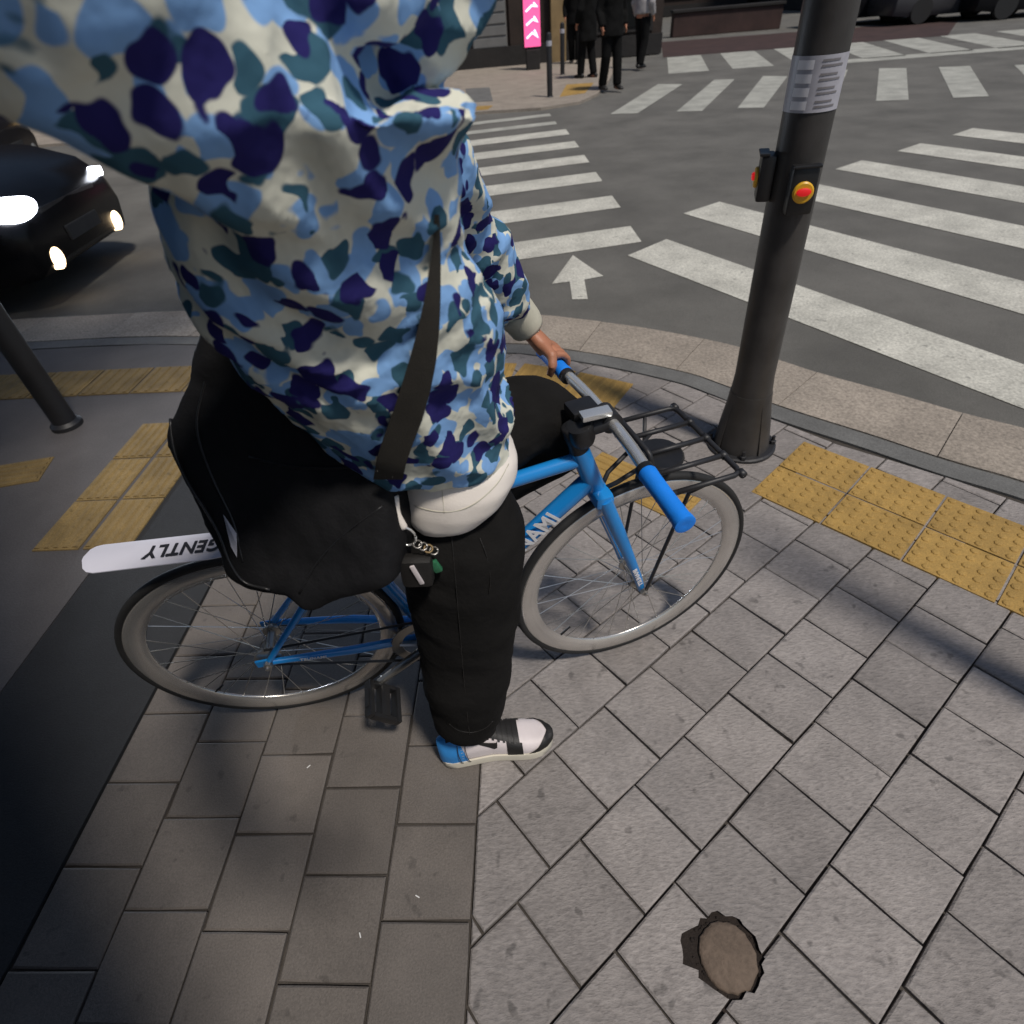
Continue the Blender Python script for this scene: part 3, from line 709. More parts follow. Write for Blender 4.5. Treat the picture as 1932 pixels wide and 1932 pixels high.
lettering('mudguard_lettering', 'GENTLY', .045, 'ink', plate_pt(.118, -.001) + V((0, -.002, .0018)), V((1, 0, -.085)) * -1, V((0, -1, 0)), mg, align='RIGHT', shear=.18, sx=.82)
# cockpit (all turned with the fork)
ftube('headset', [HT, HT + SAX * .028], [.021, .0185], 'black_metal')
STM = HT + SAX * .045
bm = B(); lathe(bm, [(.019, -.02), (.019, .02), (.015, .024)], 18, STM, SAX); tube(bm, [STM, V((.85, 0, .865))], [.017, .018], 12); obj('stem', bm, M['black_metal'], bike, angle=50)
bm = B(); lathe(bm, [(.0225, -.024), (.0225, .024)], 18, St((.85, 0, .865)), SR.to_3x3() @ AY); obj('stem_clamp', bm, M['black_metal'], bike, angle=50)
hp = [(.835, -.31, .862), (.838, -.20, .868), (.845, -.12, .868), (.85, -.05, .865), (.85, .05, .865), (.845, .12, .868), (.838, .20, .868), (.835, .31, .862)]
bm = B(); tube(bm, smooth_path([St(p) for p in hp], 5), .0122, 12); obj('handlebar', bm, M['chrome'], bike, True)
for s in (-1, 1):
    g0, g1 = V((.8375, s * .185, .8675)), V((.835, s * .322, .8615)); ln_ = g1 - g0
    bm = B(); lathe(bm, [(.0165, 0), (.0180, .004), (.0172, .02), (.0168, .07), (.0175, .12), (.0190, .130), (.0190, .136), (.014, .1375), (.006, .1365)], 18, St(g0), SR.to_3x3() @ ln_); obj('grip', bm, M['grip_blue'], bike, angle=45)
    bm = B(); lathe(bm, [(.0175, -.012), (.0175, 0)], 16, St(g0), SR.to_3x3() @ ln_); obj('grip_ring', bm, M['black_plastic'], bike, angle=45)
# small lamp and bell on the stem
bm = B(); c = St((.800, -.005, .872)); lathe(bm, [(.008, -.034), (.024, -.028), (.028, -.016), (.028, .014), (.025, .022), (.012, .024)], 20, c - bh * 0 + V((-.012, -.005, -.018)), V((-.25, -.1, .95))); lmp = obj('bar_lamp', bm, M['black_plastic'], bike, angle=40)
bm = B(); box(bm, (.815, -.012, .899), (.062, .026, .012), .1, bev=.003); obj('phone_clip', bm, M['chrome'], lmp, angle=40)
bm = B(); box(bm, (.800, .03, .884), (.06, .05, .02), .2, bev=.006); obj('clip_body', bm, M['black_plastic'], lmp, angle=40)
# front rack
rk = empty('front_rack'); rk.parent = bike
RZ = .74
def rod(name, pts, r_=.0062, sm=0): 
    bm = B(); pp = [St(p) for p in pts]; tube(bm, smooth_path(pp, sm) if sm else pp, r_, 8); return obj(name, bm, M['black_metal'], rk, True)
def loop(pts, rad=.018):
    out = []
    for i in range(len(pts)):
        p = V(pts[i])
        if i in (0, len(pts) - 1): out.append(p); continue
        a = (V(pts[i - 1]) - p); b = (V(pts[i + 1]) - p)
        a0 = p + a.normalized() * rad; b0 = p + b.normalized() * rad
        out += [a0, a0 * .25 + p * .5 + b0 * .25, b0]
    return out
rod('outer_rail', loop([(.945, .135, RZ), (1.10, .135, RZ), (1.10, -.135, RZ), (.945, -.135, RZ)]))
for y in (.068, 0, -.068): rod('deck_rail', [(.94, y, RZ - .001), (1.10, y, RZ - .001)])
rod('back_rail', loop([(.945, .135, RZ), (.925, .135, RZ + .0), (.925, -.135, RZ), (.945, -.135, RZ)], .008))
rod('upright_rail', loop([(.922, .085, RZ), (.905, .085, RZ + .075), (.905, -.085, RZ + .075), (.922, -.085, RZ)], .014))
for y in (.05, .017, -.017, -.05): rod('upright_bar', [(.922, y, RZ), (.905, y, RZ + .075)], .004)
for s in (-1, 1):
    rod('rack_strut', [(1.02, s * .135, RZ), (1.005, s * .10, RZ - .05), FA + V((.004, s * .069, .004))], .0048)
    rod('rack_strut', [(1.0, s * .068, RZ - .004), (.93, s * .03, RZ - .02)], .0048)
rod('fork_stay', [(.925, -.03, RZ - .004), (.87, -.02, .70), (.842, 0, .672)], .0055); rod('fork_stay', [(.925, .03, RZ - .004), (.87, .02, .70), (.842, 0, .672)], .0055)
bm = B(); c = St((.985, 0, RZ - .012)); lathe(bm, [(.05, -.006), (.055, 0), (.05, .006)], 20, c, AZ); obj('rack_plate', bm, M['black_plastic'], rk, angle=40)
for y in (.135, -.135, .068, 0, -.068):
    bm = B(); lathe(bm, [(.0085, -.008), (.0085, .008)], 8, St((1.1, y, RZ)), SR.to_3x3() @ AY); obj('rail_joint', bm, M['black_metal'], rk, True)
def WB(p): return BM @ V(p)

# ------------------------------------------------------------------ the rider
PE = tag(empty('person', (0, 0, 0)), 'person in a blue camouflage hoodie and black trousers straddling the blue bicycle', 'person')
def X(*p): return V(p)
def LR(L, R, b, yl, yr, n=44, p=2.3, tilt=None, bn=None):
    a = RY(L[0], L[1], yl); c = RY(R[0], R[1], yr); m = (a + c) / 2; u = (c - a) / 2
    back = V((0, 1, 0)) - u.normalized() * u.normalized().y
    back = back.normalized() * b
    return ring(m, u, back, n, p)
def rumple(me, amp, sc, seed=0, dirn=None):
    me.calc_loop_triangles() if False else None
    nn = [v.normal.copy() for v in me.vertices]
    for v, q in zip(me.vertices, nn):
        p = v.co + V((seed, seed * .37, 0))
        if dirn: p = p + dirn * (noise.noise(p * 2.2) * .3)
        k = noise.noise(V((p.x * sc[0], p.y * sc[1], p.z * sc[2]))) + .45 * noise.noise(V((p.x * sc[0] * 2.3 + 5, p.y * sc[1] * 2.3, p.z * sc[2] * 2.3)))
        v.co = v.co + q * (amp * k)
# hoodie body: rings from the hem up, wide where the lifted right arm pulls it out
rings = [LR((640, 846), (946, 834), .112, .76, .84), LR((622, 838), (948, 828), .124, .755, .84), LR((568, 790), (950, 790), .128, .735, .835),
         LR((498, 725), (946, 720), .128, .71, .82), LR((430, 645), (938, 640), .126, .685, .80), LR((374, 570), (918, 560), .124, .66, .785),
         LR((338, 500), (880, 500), .122, .635, .77), LR((312, 420), (840, 390), .120, .61, .755), LR((308, 330), (818, 280), .116, .58, .74), LR((400, 190), (822, 170), .110, .55, .72)]
neck = X(-.13, .71, 1.49)
rings += [ring(X(-.155, .67, 1.45), V((.065, .02, .0)), V((-.02, .11, 0)), 44, 2.2), ring(neck, V((.05, .01, 0)), V((-.01, .07, 0)), 44)]
hb = B(); loft(hb, rings)
RSH = X(-.20, .58, 1.445)
ELB = X(-.40, .27, 1.70)
# right sleeve, reaching towards the camera
rs = smooth_path([RSH + V((.03, .05, -.02)), X(-.24, .53, 1.522), X(-.29, .47, 1.588), X(-.35, .38, 1.655), ELB], 4)
def tr(pts, r0, r1): return [r0 + (r1 - r0) * i / (len(pts) - 1) for i in range(len(pts))]
tube(hb, rs, tr(rs, .098, .086), 20)
rs2 = smooth_path([ELB, X(-.37, .15, 1.66), X(-.30, .03, 1.555), X(-.22, -.05, 1.495)], 4)
tube(hb, rs2, tr(rs2, .085, .058), 18)
# left sleeve, down to the left grip
LSH = X(-.212, .84, 1.375)
HANDL = WB(St(V((.836, .262, .866))))
ls = smooth_path([LSH, RY(798, 275, .93), RY(846, 375, 1.03), RY(893, 470, 1.13), RY(934, 545, 1.215), RY(966, 584, 1.25)], 5)
def lerp_(x, tab):
    for (a, va), (b, vb) in zip(tab, tab[1:]):
        if x <= b: return va + (vb - va) * (x - a) / (b - a)
    return tab[-1][1]
tube(hb, ls, [lerp_(i / (len(ls) - 1), ((0, .052), (.2, .043), (.4, .053), (.6, .058), (.8, .070), (.9, .064), (1, .05))) for i in range(len(ls))], 20)
lsh = smooth_path([X(-.17, .74, 1.42), LSH, LSH + V((.01, .02, -.05))], 4); tube(hb, lsh, tr(lsh, .062, .055), 16)
# chest leaning forward and the hood bunched round the neck
tube(hb, [X(-.19, .76, 1.34), X(-.135, .73, 1.42), X(-.085, .72, 1.475), X(-.03, .715, 1.54), X(.005, .71, 1.60)], [.045, .048, .056, .066, .066], 18)
tube(hb, [X(-.23, .68, 1.52), X(-.18, .60, 1.53), X(-.10, .60, 1.535), X(-.055, .66, 1.54), X(-.055, .75, 1.54), X(-.12, .81, 1.53), X(-.21, .78, 1.52)], [.055, .06, .05, .045, .045, .05, .055], 12)
def fold(me):
    rumple(me, .011, (8, 8, 3.2), 3.1, V((1, 0, 1)))
    nn = [v.normal.copy() for v in me.vertices]
    for v, q in zip(me.vertices, nn):
        p = v.co; t = p.z
        a_ = p.x * .75 + p.z * .66; b2_ = -p.x * .66 + p.z * .75                     # folds hang from the shoulder to the far hip
        wob = noise.noise(p * 5) * .09
        k = 1 - abs(noise.noise(V(((a_ + wob) * 13, p.y * 6, b2_ * 3.6)))) * 2.2
        k2 = 1 - abs(noise.noise(V((p.x * 17 + 3, p.y * 13, (p.z + wob) * 21)))) * 2.2   # cross creases
        v.co = p + q * (.0130 * k + .0062 * k2 - .007)
hoodie = fuse('hoodie', hb, .0066, 5, M['camo'], PE, fold)
bm = B()
cf = smooth_path([RY(964, 582, 1.248), RY(982, 600, 1.255), RY(994, 618, 1.262)], 4); tube(bm, cf, [.046, .046, .045, .044, .043, .043, .042, .041, .040][:len(cf)], 20)
obj('sleeve_cuff', bm, M['rib'], hoodie, True)
bm = B(); cf2 = [X(-.225, -.047, 1.474), X(-.19, -.075, 1.485)]; tube(bm, cf2, [.052, .045], 18); obj('sleeve_cuff', bm, M['rib'], hoodie, True)
for s in (0, 1):
    bm = B(); c = [X(-.055, .66 + .06 * s, 1.50), X(-.075, .67 + .06 * s, 1.43), X(-.10, .69 + .06 * s, 1.37)]; tube(bm, smooth_path(c, 5), .003, 6); obj('drawstring', bm, M['rib'], hoodie, True)
# white tee below the hoodie
tb_ = B(); loft(tb_, [LR((766, 940), (878, 948), .095, .80, .80), LR((748, 930), (918, 924), .112, .79, .81), LR((742, 905), (950, 892), .122, .79, .82), LR((740, 880), (966, 856), .125, .79, .83), LR((735, 850), (966, 826), .118, .79, .84), LR((730, 810), (945, 795), .105, .79, .85)])
def teefold(me): rumple(me, .005, (9, 9, 3), 1.7)
tee = fuse('tee_shirt', tb_, .006, 5, M['tee'], PE, teefold)
teev = BVHTree.FromPolygons([v.co.copy() for v in tee.data.vertices], [tuple(p.vertices) for p in tee.data.polygons])
def line_on(bv, name, pts_, r_, m, par):
    out = []
    for x, y in pts_:
        d = ray(x, y).normalized(); h_ = bv.ray_cast(EYE, d)
        if h_[0] is not None: out.append(h_[0] - d * r_ * .3)
    if len(out) > 2:
        bm = B(); tube(bm, smooth_path(out, 4), r_, 5, flat=.5); obj(name, bm, M[m], par, True)
line_on(teev, 'hem_stitch', [(752, 940), (785, 956), (830, 966), (870, 962), (905, 944), (940, 910), (960, 875)], .0011, 'rib', tee)
line_on(teev, 'side_seam', [(828, 890), (833, 915), (836, 945), (838, 968)], .0011, 'rib', tee)
# trousers
tr_ = B()
loft(tr_, [LR((852, 1380), (928, 1372), .046, .746, .746), LR((840, 1372), (934, 1362), .056, .745, .745), LR((818, 1350), (940, 1345), .075, .745, .745), LR((806, 1300), (957, 1295), .088, .75, .75),
           LR((795, 1245), (967, 1240), .095, .757, .757), LR((785, 1190), (975, 1185), .10, .765, .765), LR((768, 1120), (982, 1120), .108, .775, .775), LR((752, 1050), (986, 1050), .115, .785, .785), LR((742, 975), (984, 975), .12, .80, .80), LR((745, 915), (955, 905), .12, .82, .84)])
HIPL = X(-.07, 1.0, .84); KNL = WB((.785, .125, .755)); 
PEDL = WB(V((BB - CK).to_tuple()) + V((0, .142, 0)))
tl = smooth_path([X(-.12, .97, .86), X(-.02, 1.03, .83), (HIPL + KNL) / 2 + V((.03, .02, .03)), KNL], 5); tube(tr_, tl, tr(tl, .105, .082), 20)
ANL = PEDL + V((-.05, .01, .12)); tl2 = smooth_path([KNL, (KNL + ANL) / 2 + V((-.03, 0, 0)), ANL], 6); tube(tr_, tl2, tr(tl2, .088, .06), 18)
tube(tr_, [X(-.15, .86, .80), X(-.14, .88, .93), X(-.13, .90, 1.0)], [.13, .155, .14], 22)
def pfold(me):
    rumple(me, .009, (5, 5, 8), 7.7)
    nn = [v.normal.copy() for v in me.vertices]
    for v, q in zip(me.vertices, nn):
        p = v.co; k = 1 - abs(noise.noise(V((p.x * 7 + p.z * 3, p.y * 7, p.z * 11 + p.x * 5)))) * 2.2; v.co = p + q * (.0035 * k - .0015)
trousers = fuse('trousers', tr_, .007, 4, M['trouser'], PE, pfold)

trv = BVHTree.FromPolygons([v.co.copy() for v in trousers.data.vertices], [tuple(p.vertices) for p in trousers.data.polygons])
line_on(trv, 'side_seam', [(852, 1010), (858, 1080), (864, 1150), (870, 1220), (876, 1290), (882, 1350), (886, 1385)], .0016, 'leather_black', trousers)
line_on(trv, 'pocket_edge', [(905, 1015), (918, 1050), (925, 1090), (922, 1120)], .0018, 'leather_black', trousers)
line_on(trv, 'hem_stitch', [(848, 1366), (865, 1378), (890, 1382), (915, 1374), (930, 1360)], .0014, 'leather_black', trousers)
# body: head, neck, trunk, arms and hands as one surface
bd = B()
HD = X(-.065, .715, 1.715); fx, fy = V((.985, .17, 0)), V((-.17, .985, 0))
def hring(z, a, b, dx=0.0): return ring(HD + V((0, 0, z)) + fx * dx, fx * a, fy * b, 24, 2.1)
loft(bd, [hring(-.112, .035, .03, .045), hring(-.10, .062, .048, .03), hring(-.07, .083, .06, .016), hring(-.03, .092, .070, .008), hring(.01, .096, .074, .002), hring(.05, .097, .075, -.004), hring(.085, .086, .066, -.008), hring(.108, .058, .045, -.012), hring(.118, .02, .018, -.012)])
tube(bd, [HD + fx * .086 + V((0, 0, .022)), HD + fx * .104 + V((0, 0, -.004)), HD + fx * .112 + V((0, 0, -.024)), HD + fx * .092 + V((0, 0, -.034))], [.010, .013, .017, .012], 10)
for s in (-1, 1):
    tube(bd, [HD + fy * s * .070 + fx * -.004 + V((0, 0, .022)), HD + fy * s * .083 - fx * .006 + V((0, 0, .004)), HD + fy * s * .073 + fx * .0 + V((0, 0, -.03))], [.014, .019, .011], 8)
    tube(bd, [HD + fx * .080 + fy * s * .018 + V((0, 0, .030)), HD + fx * .083 + fy * s * .040 + V((0, 0, .028))], [.012, .010], 8)
tube(bd, [HD + fx * .088 + fy * .026 + V((0, 0, -.064)), HD + fx * .098 + V((0, 0, -.062)), HD + fx * .088 - fy * .026 + V((0, 0, -.064))], [.008, .012, .008], 8)
tube(bd, [HD + V((-.02, 0, -.07)), X(-.11, .71, 1.56), X(-.16, .70, 1.44)], [.056, .052, .05], 16)
tube(bd, [X(-.16, .69, 1.42), X(-.19, .74, 1.2), X(-.14, .86, .95)], [.075, .08, .10], 18)
def hand(bm, wrist, grip_c, axis, side, palm_n, r_obj, k=1.0):
    """palm behind a bar, four bent fingers closing round it and a thumb"""
    axis = axis.normalized(); palm_n = (palm_n - axis * palm_n.dot(axis)).normalized(); dn = axis.cross(palm_n) * side
    kn = grip_c + palm_n * (r_obj + .014)
    tube(bm, [wrist, wrist * .55 + kn * .45 + palm_n * .004, kn - axis * .0], [.027 * k, .034 * k, .036 * k], 14, axis, flat=.62)
    for i, (o, l) in enumerate(((.033, .92), (.011, 1.0), (-.011, .96), (-.032, .78))):
        b0 = kn + axis * o * k; R = r_obj + .010
        pts = [b0 - (kn - wrist).normalized() * .012]
        for t in (0, .55, 1.15, 1.8, 2.5):
            t *= l; pts.append(grip_c + axis * (o * k * (1 - .05 * t)) + (palm_n * math.cos(t) + dn * math.sin(t)) * R)
        tube(bm, pts, [.011 * k, .0105 * k, .0098 * k, .0092 * k, .0085 * k, .0068 * k], 8)
    b0 = wrist * .55 + kn * .45 + axis * .026 * k
    tube(bm, [b0, b0 * .4 + (grip_c + axis * .056 * k + palm_n * R) * .6 + axis * .01, grip_c + axis * .056 * k + (palm_n * math.cos(.5) - dn * math.sin(.5)) * (r_obj + .011), grip_c + axis * .046 * k + (palm_n * math.cos(1.5) - dn * math.sin(1.5)) * (r_obj + .011)], [.016, .0125, .0112, .009], 9)
gax = (WB(St((.8355, .32, .8616))) - WB(St((.8375, .185, .8675))))
WL = cf[-1] + (cf[-1] - cf[-2]).normalized() * .012
hand(bd, WL, HANDL, -gax, -1, (WL - HANDL).normalized() + V((-.2, .1, .55)), .0175)
tube(bd, [ls[-6], cf[0], cf[-1], WL], [.04, .034, .029, .0275], 14)
# right hand holding the phone behind the camera
PH = X(-.075, -.085, 1.50); WR = X(-.185, -.08, 1.488)
hand(bd, WR, PH, V((.1, .15, 1)), 1, V((-1, -.3, -.1)), .012)
tube(bd, [RSH, X(-.29, .47, 1.59), ELB], [.055, .05, .042], 12)
tube(bd, [ELB, X(-.30, .03, 1.555), WR], [.043, .036, .027], 12)
def nz(me): pass
body = fuse('body', bd, .0048, 3, M['skin'], PE)
for s in (-1, 1):
    bm = B(); c = HD + fx * .0865 + fy * s * .029 + V((0, 0, .013)); lathe(bm, [(.001, .0115), (.006, .0105), (.0105, .005), (.0105, 0)], 12, c - fx * .006, fx); obj('eye', bm, M['leather_white'], body, True)
    bm = B(); tube(bm, [HD + fx * .093 + fy * s * .014 + V((0, 0, .040)), HD + fx * .088 + fy * s * .05 + V((0, 0, .040))], .004, 6); obj('eyebrow', bm, M['hair'], body, True)
hr = B()
loft(hr, [hring(.03, .050, .081, -.062), hring(.06, .088, .083, -.022), hring(.09, .094, .078, -.012), hring(.115, .074, .06, -.012), hring(.132, .03, .026, -.014)])
tube(hr, [HD + V((0, 0, .05)) - fx * .055, HD - fx * .068 + V((0, 0, -.02)), HD - fx * .06 + V((0, 0, -.075))], [.066, .064, .045], 18)
fuse('hair', hr, .006, 3, M['hair'], PE, lambda me: rumple(me, .006, (40, 40, 20), 1))

# sneakers -------------------------------------------------------------
def sneaker(origin, rz, pitch=0.0):
    r = empty('sneaker'); r.parent = PE
    r.matrix_world = Matrix.Translation(origin) @ Matrix.Rotation(rz, 4, 'Z') @ Matrix.Rotation(pitch, 4, 'Y')
    Ls = .298
    def wid(t):                                              # half width along the foot, heel 0 .. toe 1
        pts = ((0, .012), (.03, .027), (.10, .035), (.25, .0365), (.45, .037), (.62, .0445), (.75, .0475), (.86, .044), (.94, .033), (.985, .017), (1, .006))
        for (a, wa), (b, wb) in zip(pts, pts[1:]):
            if t <= b: return wa + (wb - wa) * (t - a) / (b - a)
        return .006
    def top(t):
        pts = ((0, .098), (.12, .118), (.25, .120), (.40, .105), (.55, .084), (.68, .068), (.80, .060), (.92, .054), (1, .036))
        for (a, wa), (b, wb) in zip(pts, pts[1:]):
            if t <= b: return wa + (wb - wa) * (t - a) / (b - a)
        return .036
    def cx(t): return .006 * math.sin(t * math.pi) - .012 * max(0, t - .6)
    T = [0, .015, .04, .08, .14, .22, .30, .38, .46, .54, .62, .70, .77, .83, .88, .92, .955, .98, 1]
    n = 28; bm = B()
    loft(bm, [[V((t * Ls, cx(t) + (wid(t) + .0055) * s * k, z)) for z, k in ((.001, .9), (.004, 1.0), (.024, 1.0), (.029, .97))for s in (1,)] + [V((t * Ls, cx(t) - (wid(t) + .0055) * k, z)) for z, k in ((.029, .97), (.024, 1.0), (.004, 1.0), (.001, .9))] for t in T])
    for v in bm.verts:
        if v.co.x > .23: v.co.z += ((v.co.x - .23) / .07) ** 2 * .012
    obj('sole', bm, M['sole'], r, angle=50)
    def S(t, a, off=0.0):                                    # a: 0 = near-side welt, .5 top, 1 = far-side welt
        wv, h = wid(t) + off, top(t) - .026 + off
        e = 2 / 2.6; th = math.pi * a; ct, st = math.cos(th), math.sin(th)
        x = t * Ls + (off if t > .97 else (-off if t < .02 else 0)); lift = max(0, (x - .23) / .07) ** 2 * .012
        y = -wv * math.copysign(abs(ct) ** e, ct); z = .026 + h * abs(st) ** e
        k = 1 - .30 * (max(0, (z - .06)) / .06) * (1 if t < .5 else .3)
        return V((x, cx(t) + y * k, z + lift))
    def patch(name, f, m, off, parent=r, th=.0012):
        """f: grid of (t, a) rows"""
        bm = B(); vv = [[bm.verts.new(S(t, a, off)) for t, a in row] for row in f]
        for i in range(len(vv) - 1):
            for j in range(len(vv[0]) - 1): face(bm, (vv[i][j], vv[i][j + 1], vv[i + 1][j + 1], vv[i + 1][j]))
        o = obj(name, bm, m, parent, True); return o
    bm = B(); loft(bm, [[S(t, i / 48) for i in range(49)] + [V((t * Ls, cx(t), .02))] for t in [k / 70 for k in range(71)]]); obj('upper', bm, M['leather_white'], r, True)
    def rows(t0, t1, a0, a1, nt=8, na=10): return [[(t0 + (t1 - t0) * i / nt, a0 + (a1 - a0) * j / na) for j in range(na + 1)] for i in range(nt + 1)]
    patch('heel_panel', [[(t0 * (.235 - .10 * min(a, 1 - a) * 2), a) for t0 in (0, .08, .17, .28, .4, .55, .7, .85, 1)] for a in [j / 48 for j in range(49)]], M['leather_blue'], .0030)
    patch('collar', rows(.07, .36, .32, .68, 8, 10), M['leather_black'], .0034)
    patch('tongue', rows(.36, .70, .30, .70, 8, 10), M['leather_black'], .0032)
    patch('toe_guard', [[(t, a) for t in [(.68 + .272 * (1 - abs(2 * a - 1)) ** .38) * (1 - k_) + k_ for k_ in (0, .15, .3, .45, .6, .75, .88, .96, 1)]] for a in [j / 48 for j in range(49)]], M['leather_black'], .0028)
    for a0, a1 in ((0, .30), (.70, 1)): patch('eyestay', rows(.585, .72, a0, a1, 4, 6), M['leather_black'], .0026)
    for i in range(6):                                       # laces
        t = .42 + i * .046; patch('lace', rows(t, t + .018, .27, .73, 2, 8), M['leather_black'], .0052)
    # side emblem: a reversed hook
    hook = [(.30, .235), (.36, .205), (.42, .185), (.475, .175), (.50, .20), (.505, .25)]
    for sgn in (0, 1):
        wv = (.006, .022, .034, .05, .05, .03)
        patch('side_emblem', [[(t, (a + d * w_) if not sgn else 1 - (a + d * w_)) for d in (-1, 0, 1)] for (t, a), w_ in zip(hook, wv)], M['leather_black'], .0030)
    patch('quarter_edge', rows(.185, .205, .0, .30, 2, 8), M['sole'], .0030)
    return r
hl, to = GP(846, 1443), GP(1040, 1410)
mid = V((-.238, .742, 0)); ang = math.radians(4.5)
sneaker(V((-.243, .730, .001)), math.radians(5.5))
bm = B()                                                     # thin black cord round the heel
sn = bpy.data.objects['sneaker']
for k in (.052, .072): 
    pts = [V((k + .004 * math.sin(t * 2), .0445 * math.cos(t), .052 + .049 * math.sin(t))) for t in [i * math.pi / 12 for i in range(24)]]
    tube(bm, pts + [pts[0]], .0011, 5)
obj('ankle_cord', bm, M['ink'], sn)
sneaker(PEDL + V((-.155, -.015, .012)), BPSI, .12)

# ------------------------------------------------------------------ shoulder bag and its strap
BP0, BN = X(-.33, .66, .86), V((-.22, -.80, .38)).normalized()
outl = [(392, 585), (352, 690), (318, 760), (304, 795), (312, 835), (345, 905), (385, 970), (420, 1045), (440, 1090), (470, 1112), (515, 1122), (545, 1128), (575, 1158), (598, 1154), (640, 1134), (700, 1118), (742, 1104), (748, 1040), (745, 960), (742, 890), (735, 862), (690, 850), (640, 850), (575, 800), (500, 720), (450, 650)]
pts = [RP(x, y, BP0, BN) for x, y in outl]
cen = sum(pts, V((0, 0, 0))) / len(pts)
dep = -BN
bgm = B()
def sc_ring(k, d): return [cen + (p - cen) * k + dep * d for p in pts]
loft(bgm, [sc_ring(.90, -.012), sc_ring(.97, -.006), sc_ring(1.0, .012), sc_ring(1.0, .07), sc_ring(.96, .10), sc_ring(.86, .112)])
BG = tag(empty('shoulder_bag'), 'slouchy black shoulder bag with a white tag hanging at the hip of the rider', 'bag')
def bagf(me): rumple(me, .012, (7, 7, 7), 4.4); rumple(me, .004, (22, 22, 14), 1.4)
bbody = fuse('bag_body', bgm, .008, 4, M['bag'], BG, bagf)
def bvh(o): return BVHTree.FromPolygons([v.co.copy() for v in o.data.vertices], [tuple(p.vertices) for p in o.data.polygons])
bagv = bvh(bbody)
def on_bag(px, py, off=.003):
    d = ray(px, py).normalized(); h_ = bagv.ray_cast(EYE, d)
    return (h_[0] - d * off) if h_[0] is not None else RP(px, py, BP0, BN)
def bag_line(name, pts_, r_, m): 
    bm = B(); tube(bm, smooth_path([on_bag(x, y, r_ * .4) for x, y in pts_], 5), r_, 6, flat=.6); return obj(name, bm, M[m], BG, True)
bag_line('piping', [(322, 790), (330, 850), (352, 905), (390, 965), (415, 1010), (435, 1062), (462, 1098), (510, 1112)], .0042, 'black_plastic')
bag_line('seam', [(415, 640), (385, 730), (372, 810), (400, 900), (440, 985), (458, 1060)], .0020, 'black_plastic')
bag_line('zip', [(470, 862), (540, 880), (620, 884), (700, 878)], .0028, 'black_plastic')
bag_line('seam', [(565, 1120), (600, 1060), (660, 1000), (722, 955)], .0020, 'black_plastic')
bm = B(); tg = [[on_bag(x, y, .0035) for x, y in rw] for rw in (((421, 970), (446, 1006)), ((428, 1000), (447, 1028)), ((436, 1032), (447, 1052)))]
loft(bm, [r_ + [p + (p - EYE).normalized() * .002 for p in r_[::-1]] for r_ in tg]); obj('white_tag', bm, M['sticker'], BG)
# strap over the chest: flat webbing lying on the hoodie
hbv = bvh(hoodie)
def on_cloth(px, py, off, fall):
    d = ray(px, py).normalized(); h = hbv.ray_cast(EYE, d)
    return (h[0] - d * off) if h[0] is not None else RY(px, py, fall)
sl = [((820, 405), (829, 405)), ((818, 450), (832, 450)), ((812, 500), (832, 505)), ((803, 555), (832, 562)), ((792, 610), (830, 622)), ((777, 665), (825, 680)), ((760, 720), (814, 738)), ((743, 775), (798, 792)), ((725, 825), (778, 842)), ((708, 862), (764, 874)), ((704, 905), (760, 905))]
bm = B(); rws = []
for i, (a, b_) in enumerate(sl):
    row = []
    for k in (0, .33, .67, 1):
        x, y = a[0] + (b_[0] - a[0]) * k, a[1] + (b_[1] - a[1]) * k; row.append(on_cloth(x, y, .008 if i < 9 else .03, .70))
    rws.append(row)
for i in range(1, len(rws) - 1): rws[i] = [(rws[i - 1][j] + rws[i][j] * 2 + rws[i + 1][j]) / 4 for j in range(4)]
loft(bm, [r_ + [p + (p - EYE).normalized() * .004 for p in r_[::-1]] for r_ in rws]); obj('strap', bm, M['webbing'], BG, angle=60)
bm = B(); q = RY(735, 895, .70); tube(bm, [q + V((-.022, 0, .004)), q + V((.02, 0, .006))], .005, 8); obj('strap_buckle', bm, M['black_plastic'], BG, True)

# ------------------------------------------------------------------ keys on a carabiner
kp = RY(765, 1012, .672)
KR = tag(empty('key_ring'), 'steel carabiner with a black pouch and a green charm at the trouser hip', 'keys')
ar, au = CR, V((0, 0, 1))
bm = B(); pts = [kp + ar * .016 * math.cos(t) + au * (.024 * math.sin(t)) + V((0, -.004 * math.sin(t), 0)) for t in [i * math.pi / 8 for i in range(17)]]; tube(bm, pts, .0022, 6); obj('carabiner', bm, M['chrome'], KR, True)
for i in range(4):
    c = kp + ar * (.016 + i * .008) + au * (-.018 - i * .005); bm = B(); tube(bm, [c + ar * .007 * math.cos(t) + V((0, 1, .3)) * .007 * math.sin(t) for t in [k * math.pi / 5 for k in range(11)]], .0016, 5); obj('split_ring', bm, M['alloy'] if i != 2 else M['wood'], KR, True)
bm = B(); c = RY(787, 1076, .664); box(bm, (0, 0, 0), (.055, .028, .064), bev=.012, M=Matrix.Translation(c) @ Matrix.Rotation(.08, 4, 'Y')); pouch = obj('earphone_pouch', bm, M['leather_black'], KR, angle=50)
c2 = RY(787, 1085, .647); bm = B(); box(bm, (0, 0, 0), (.008, .004, .046), bev=.0018, M=Matrix.Translation(c2) @ Matrix.Rotation(-.22, 4, 'Y')); obj('white_stripe', bm, M['leather_white'], pouch, angle=50)
c = RY(822, 1068, .668); bm = B(); box(bm, (0, 0, 0), (.014, .010, .026), bev=.003, M=Matrix.Translation(c) @ Matrix.Rotation(-.35, 4, 'Y')); obj('green_charm', bm, M['green'], KR, angle=50)
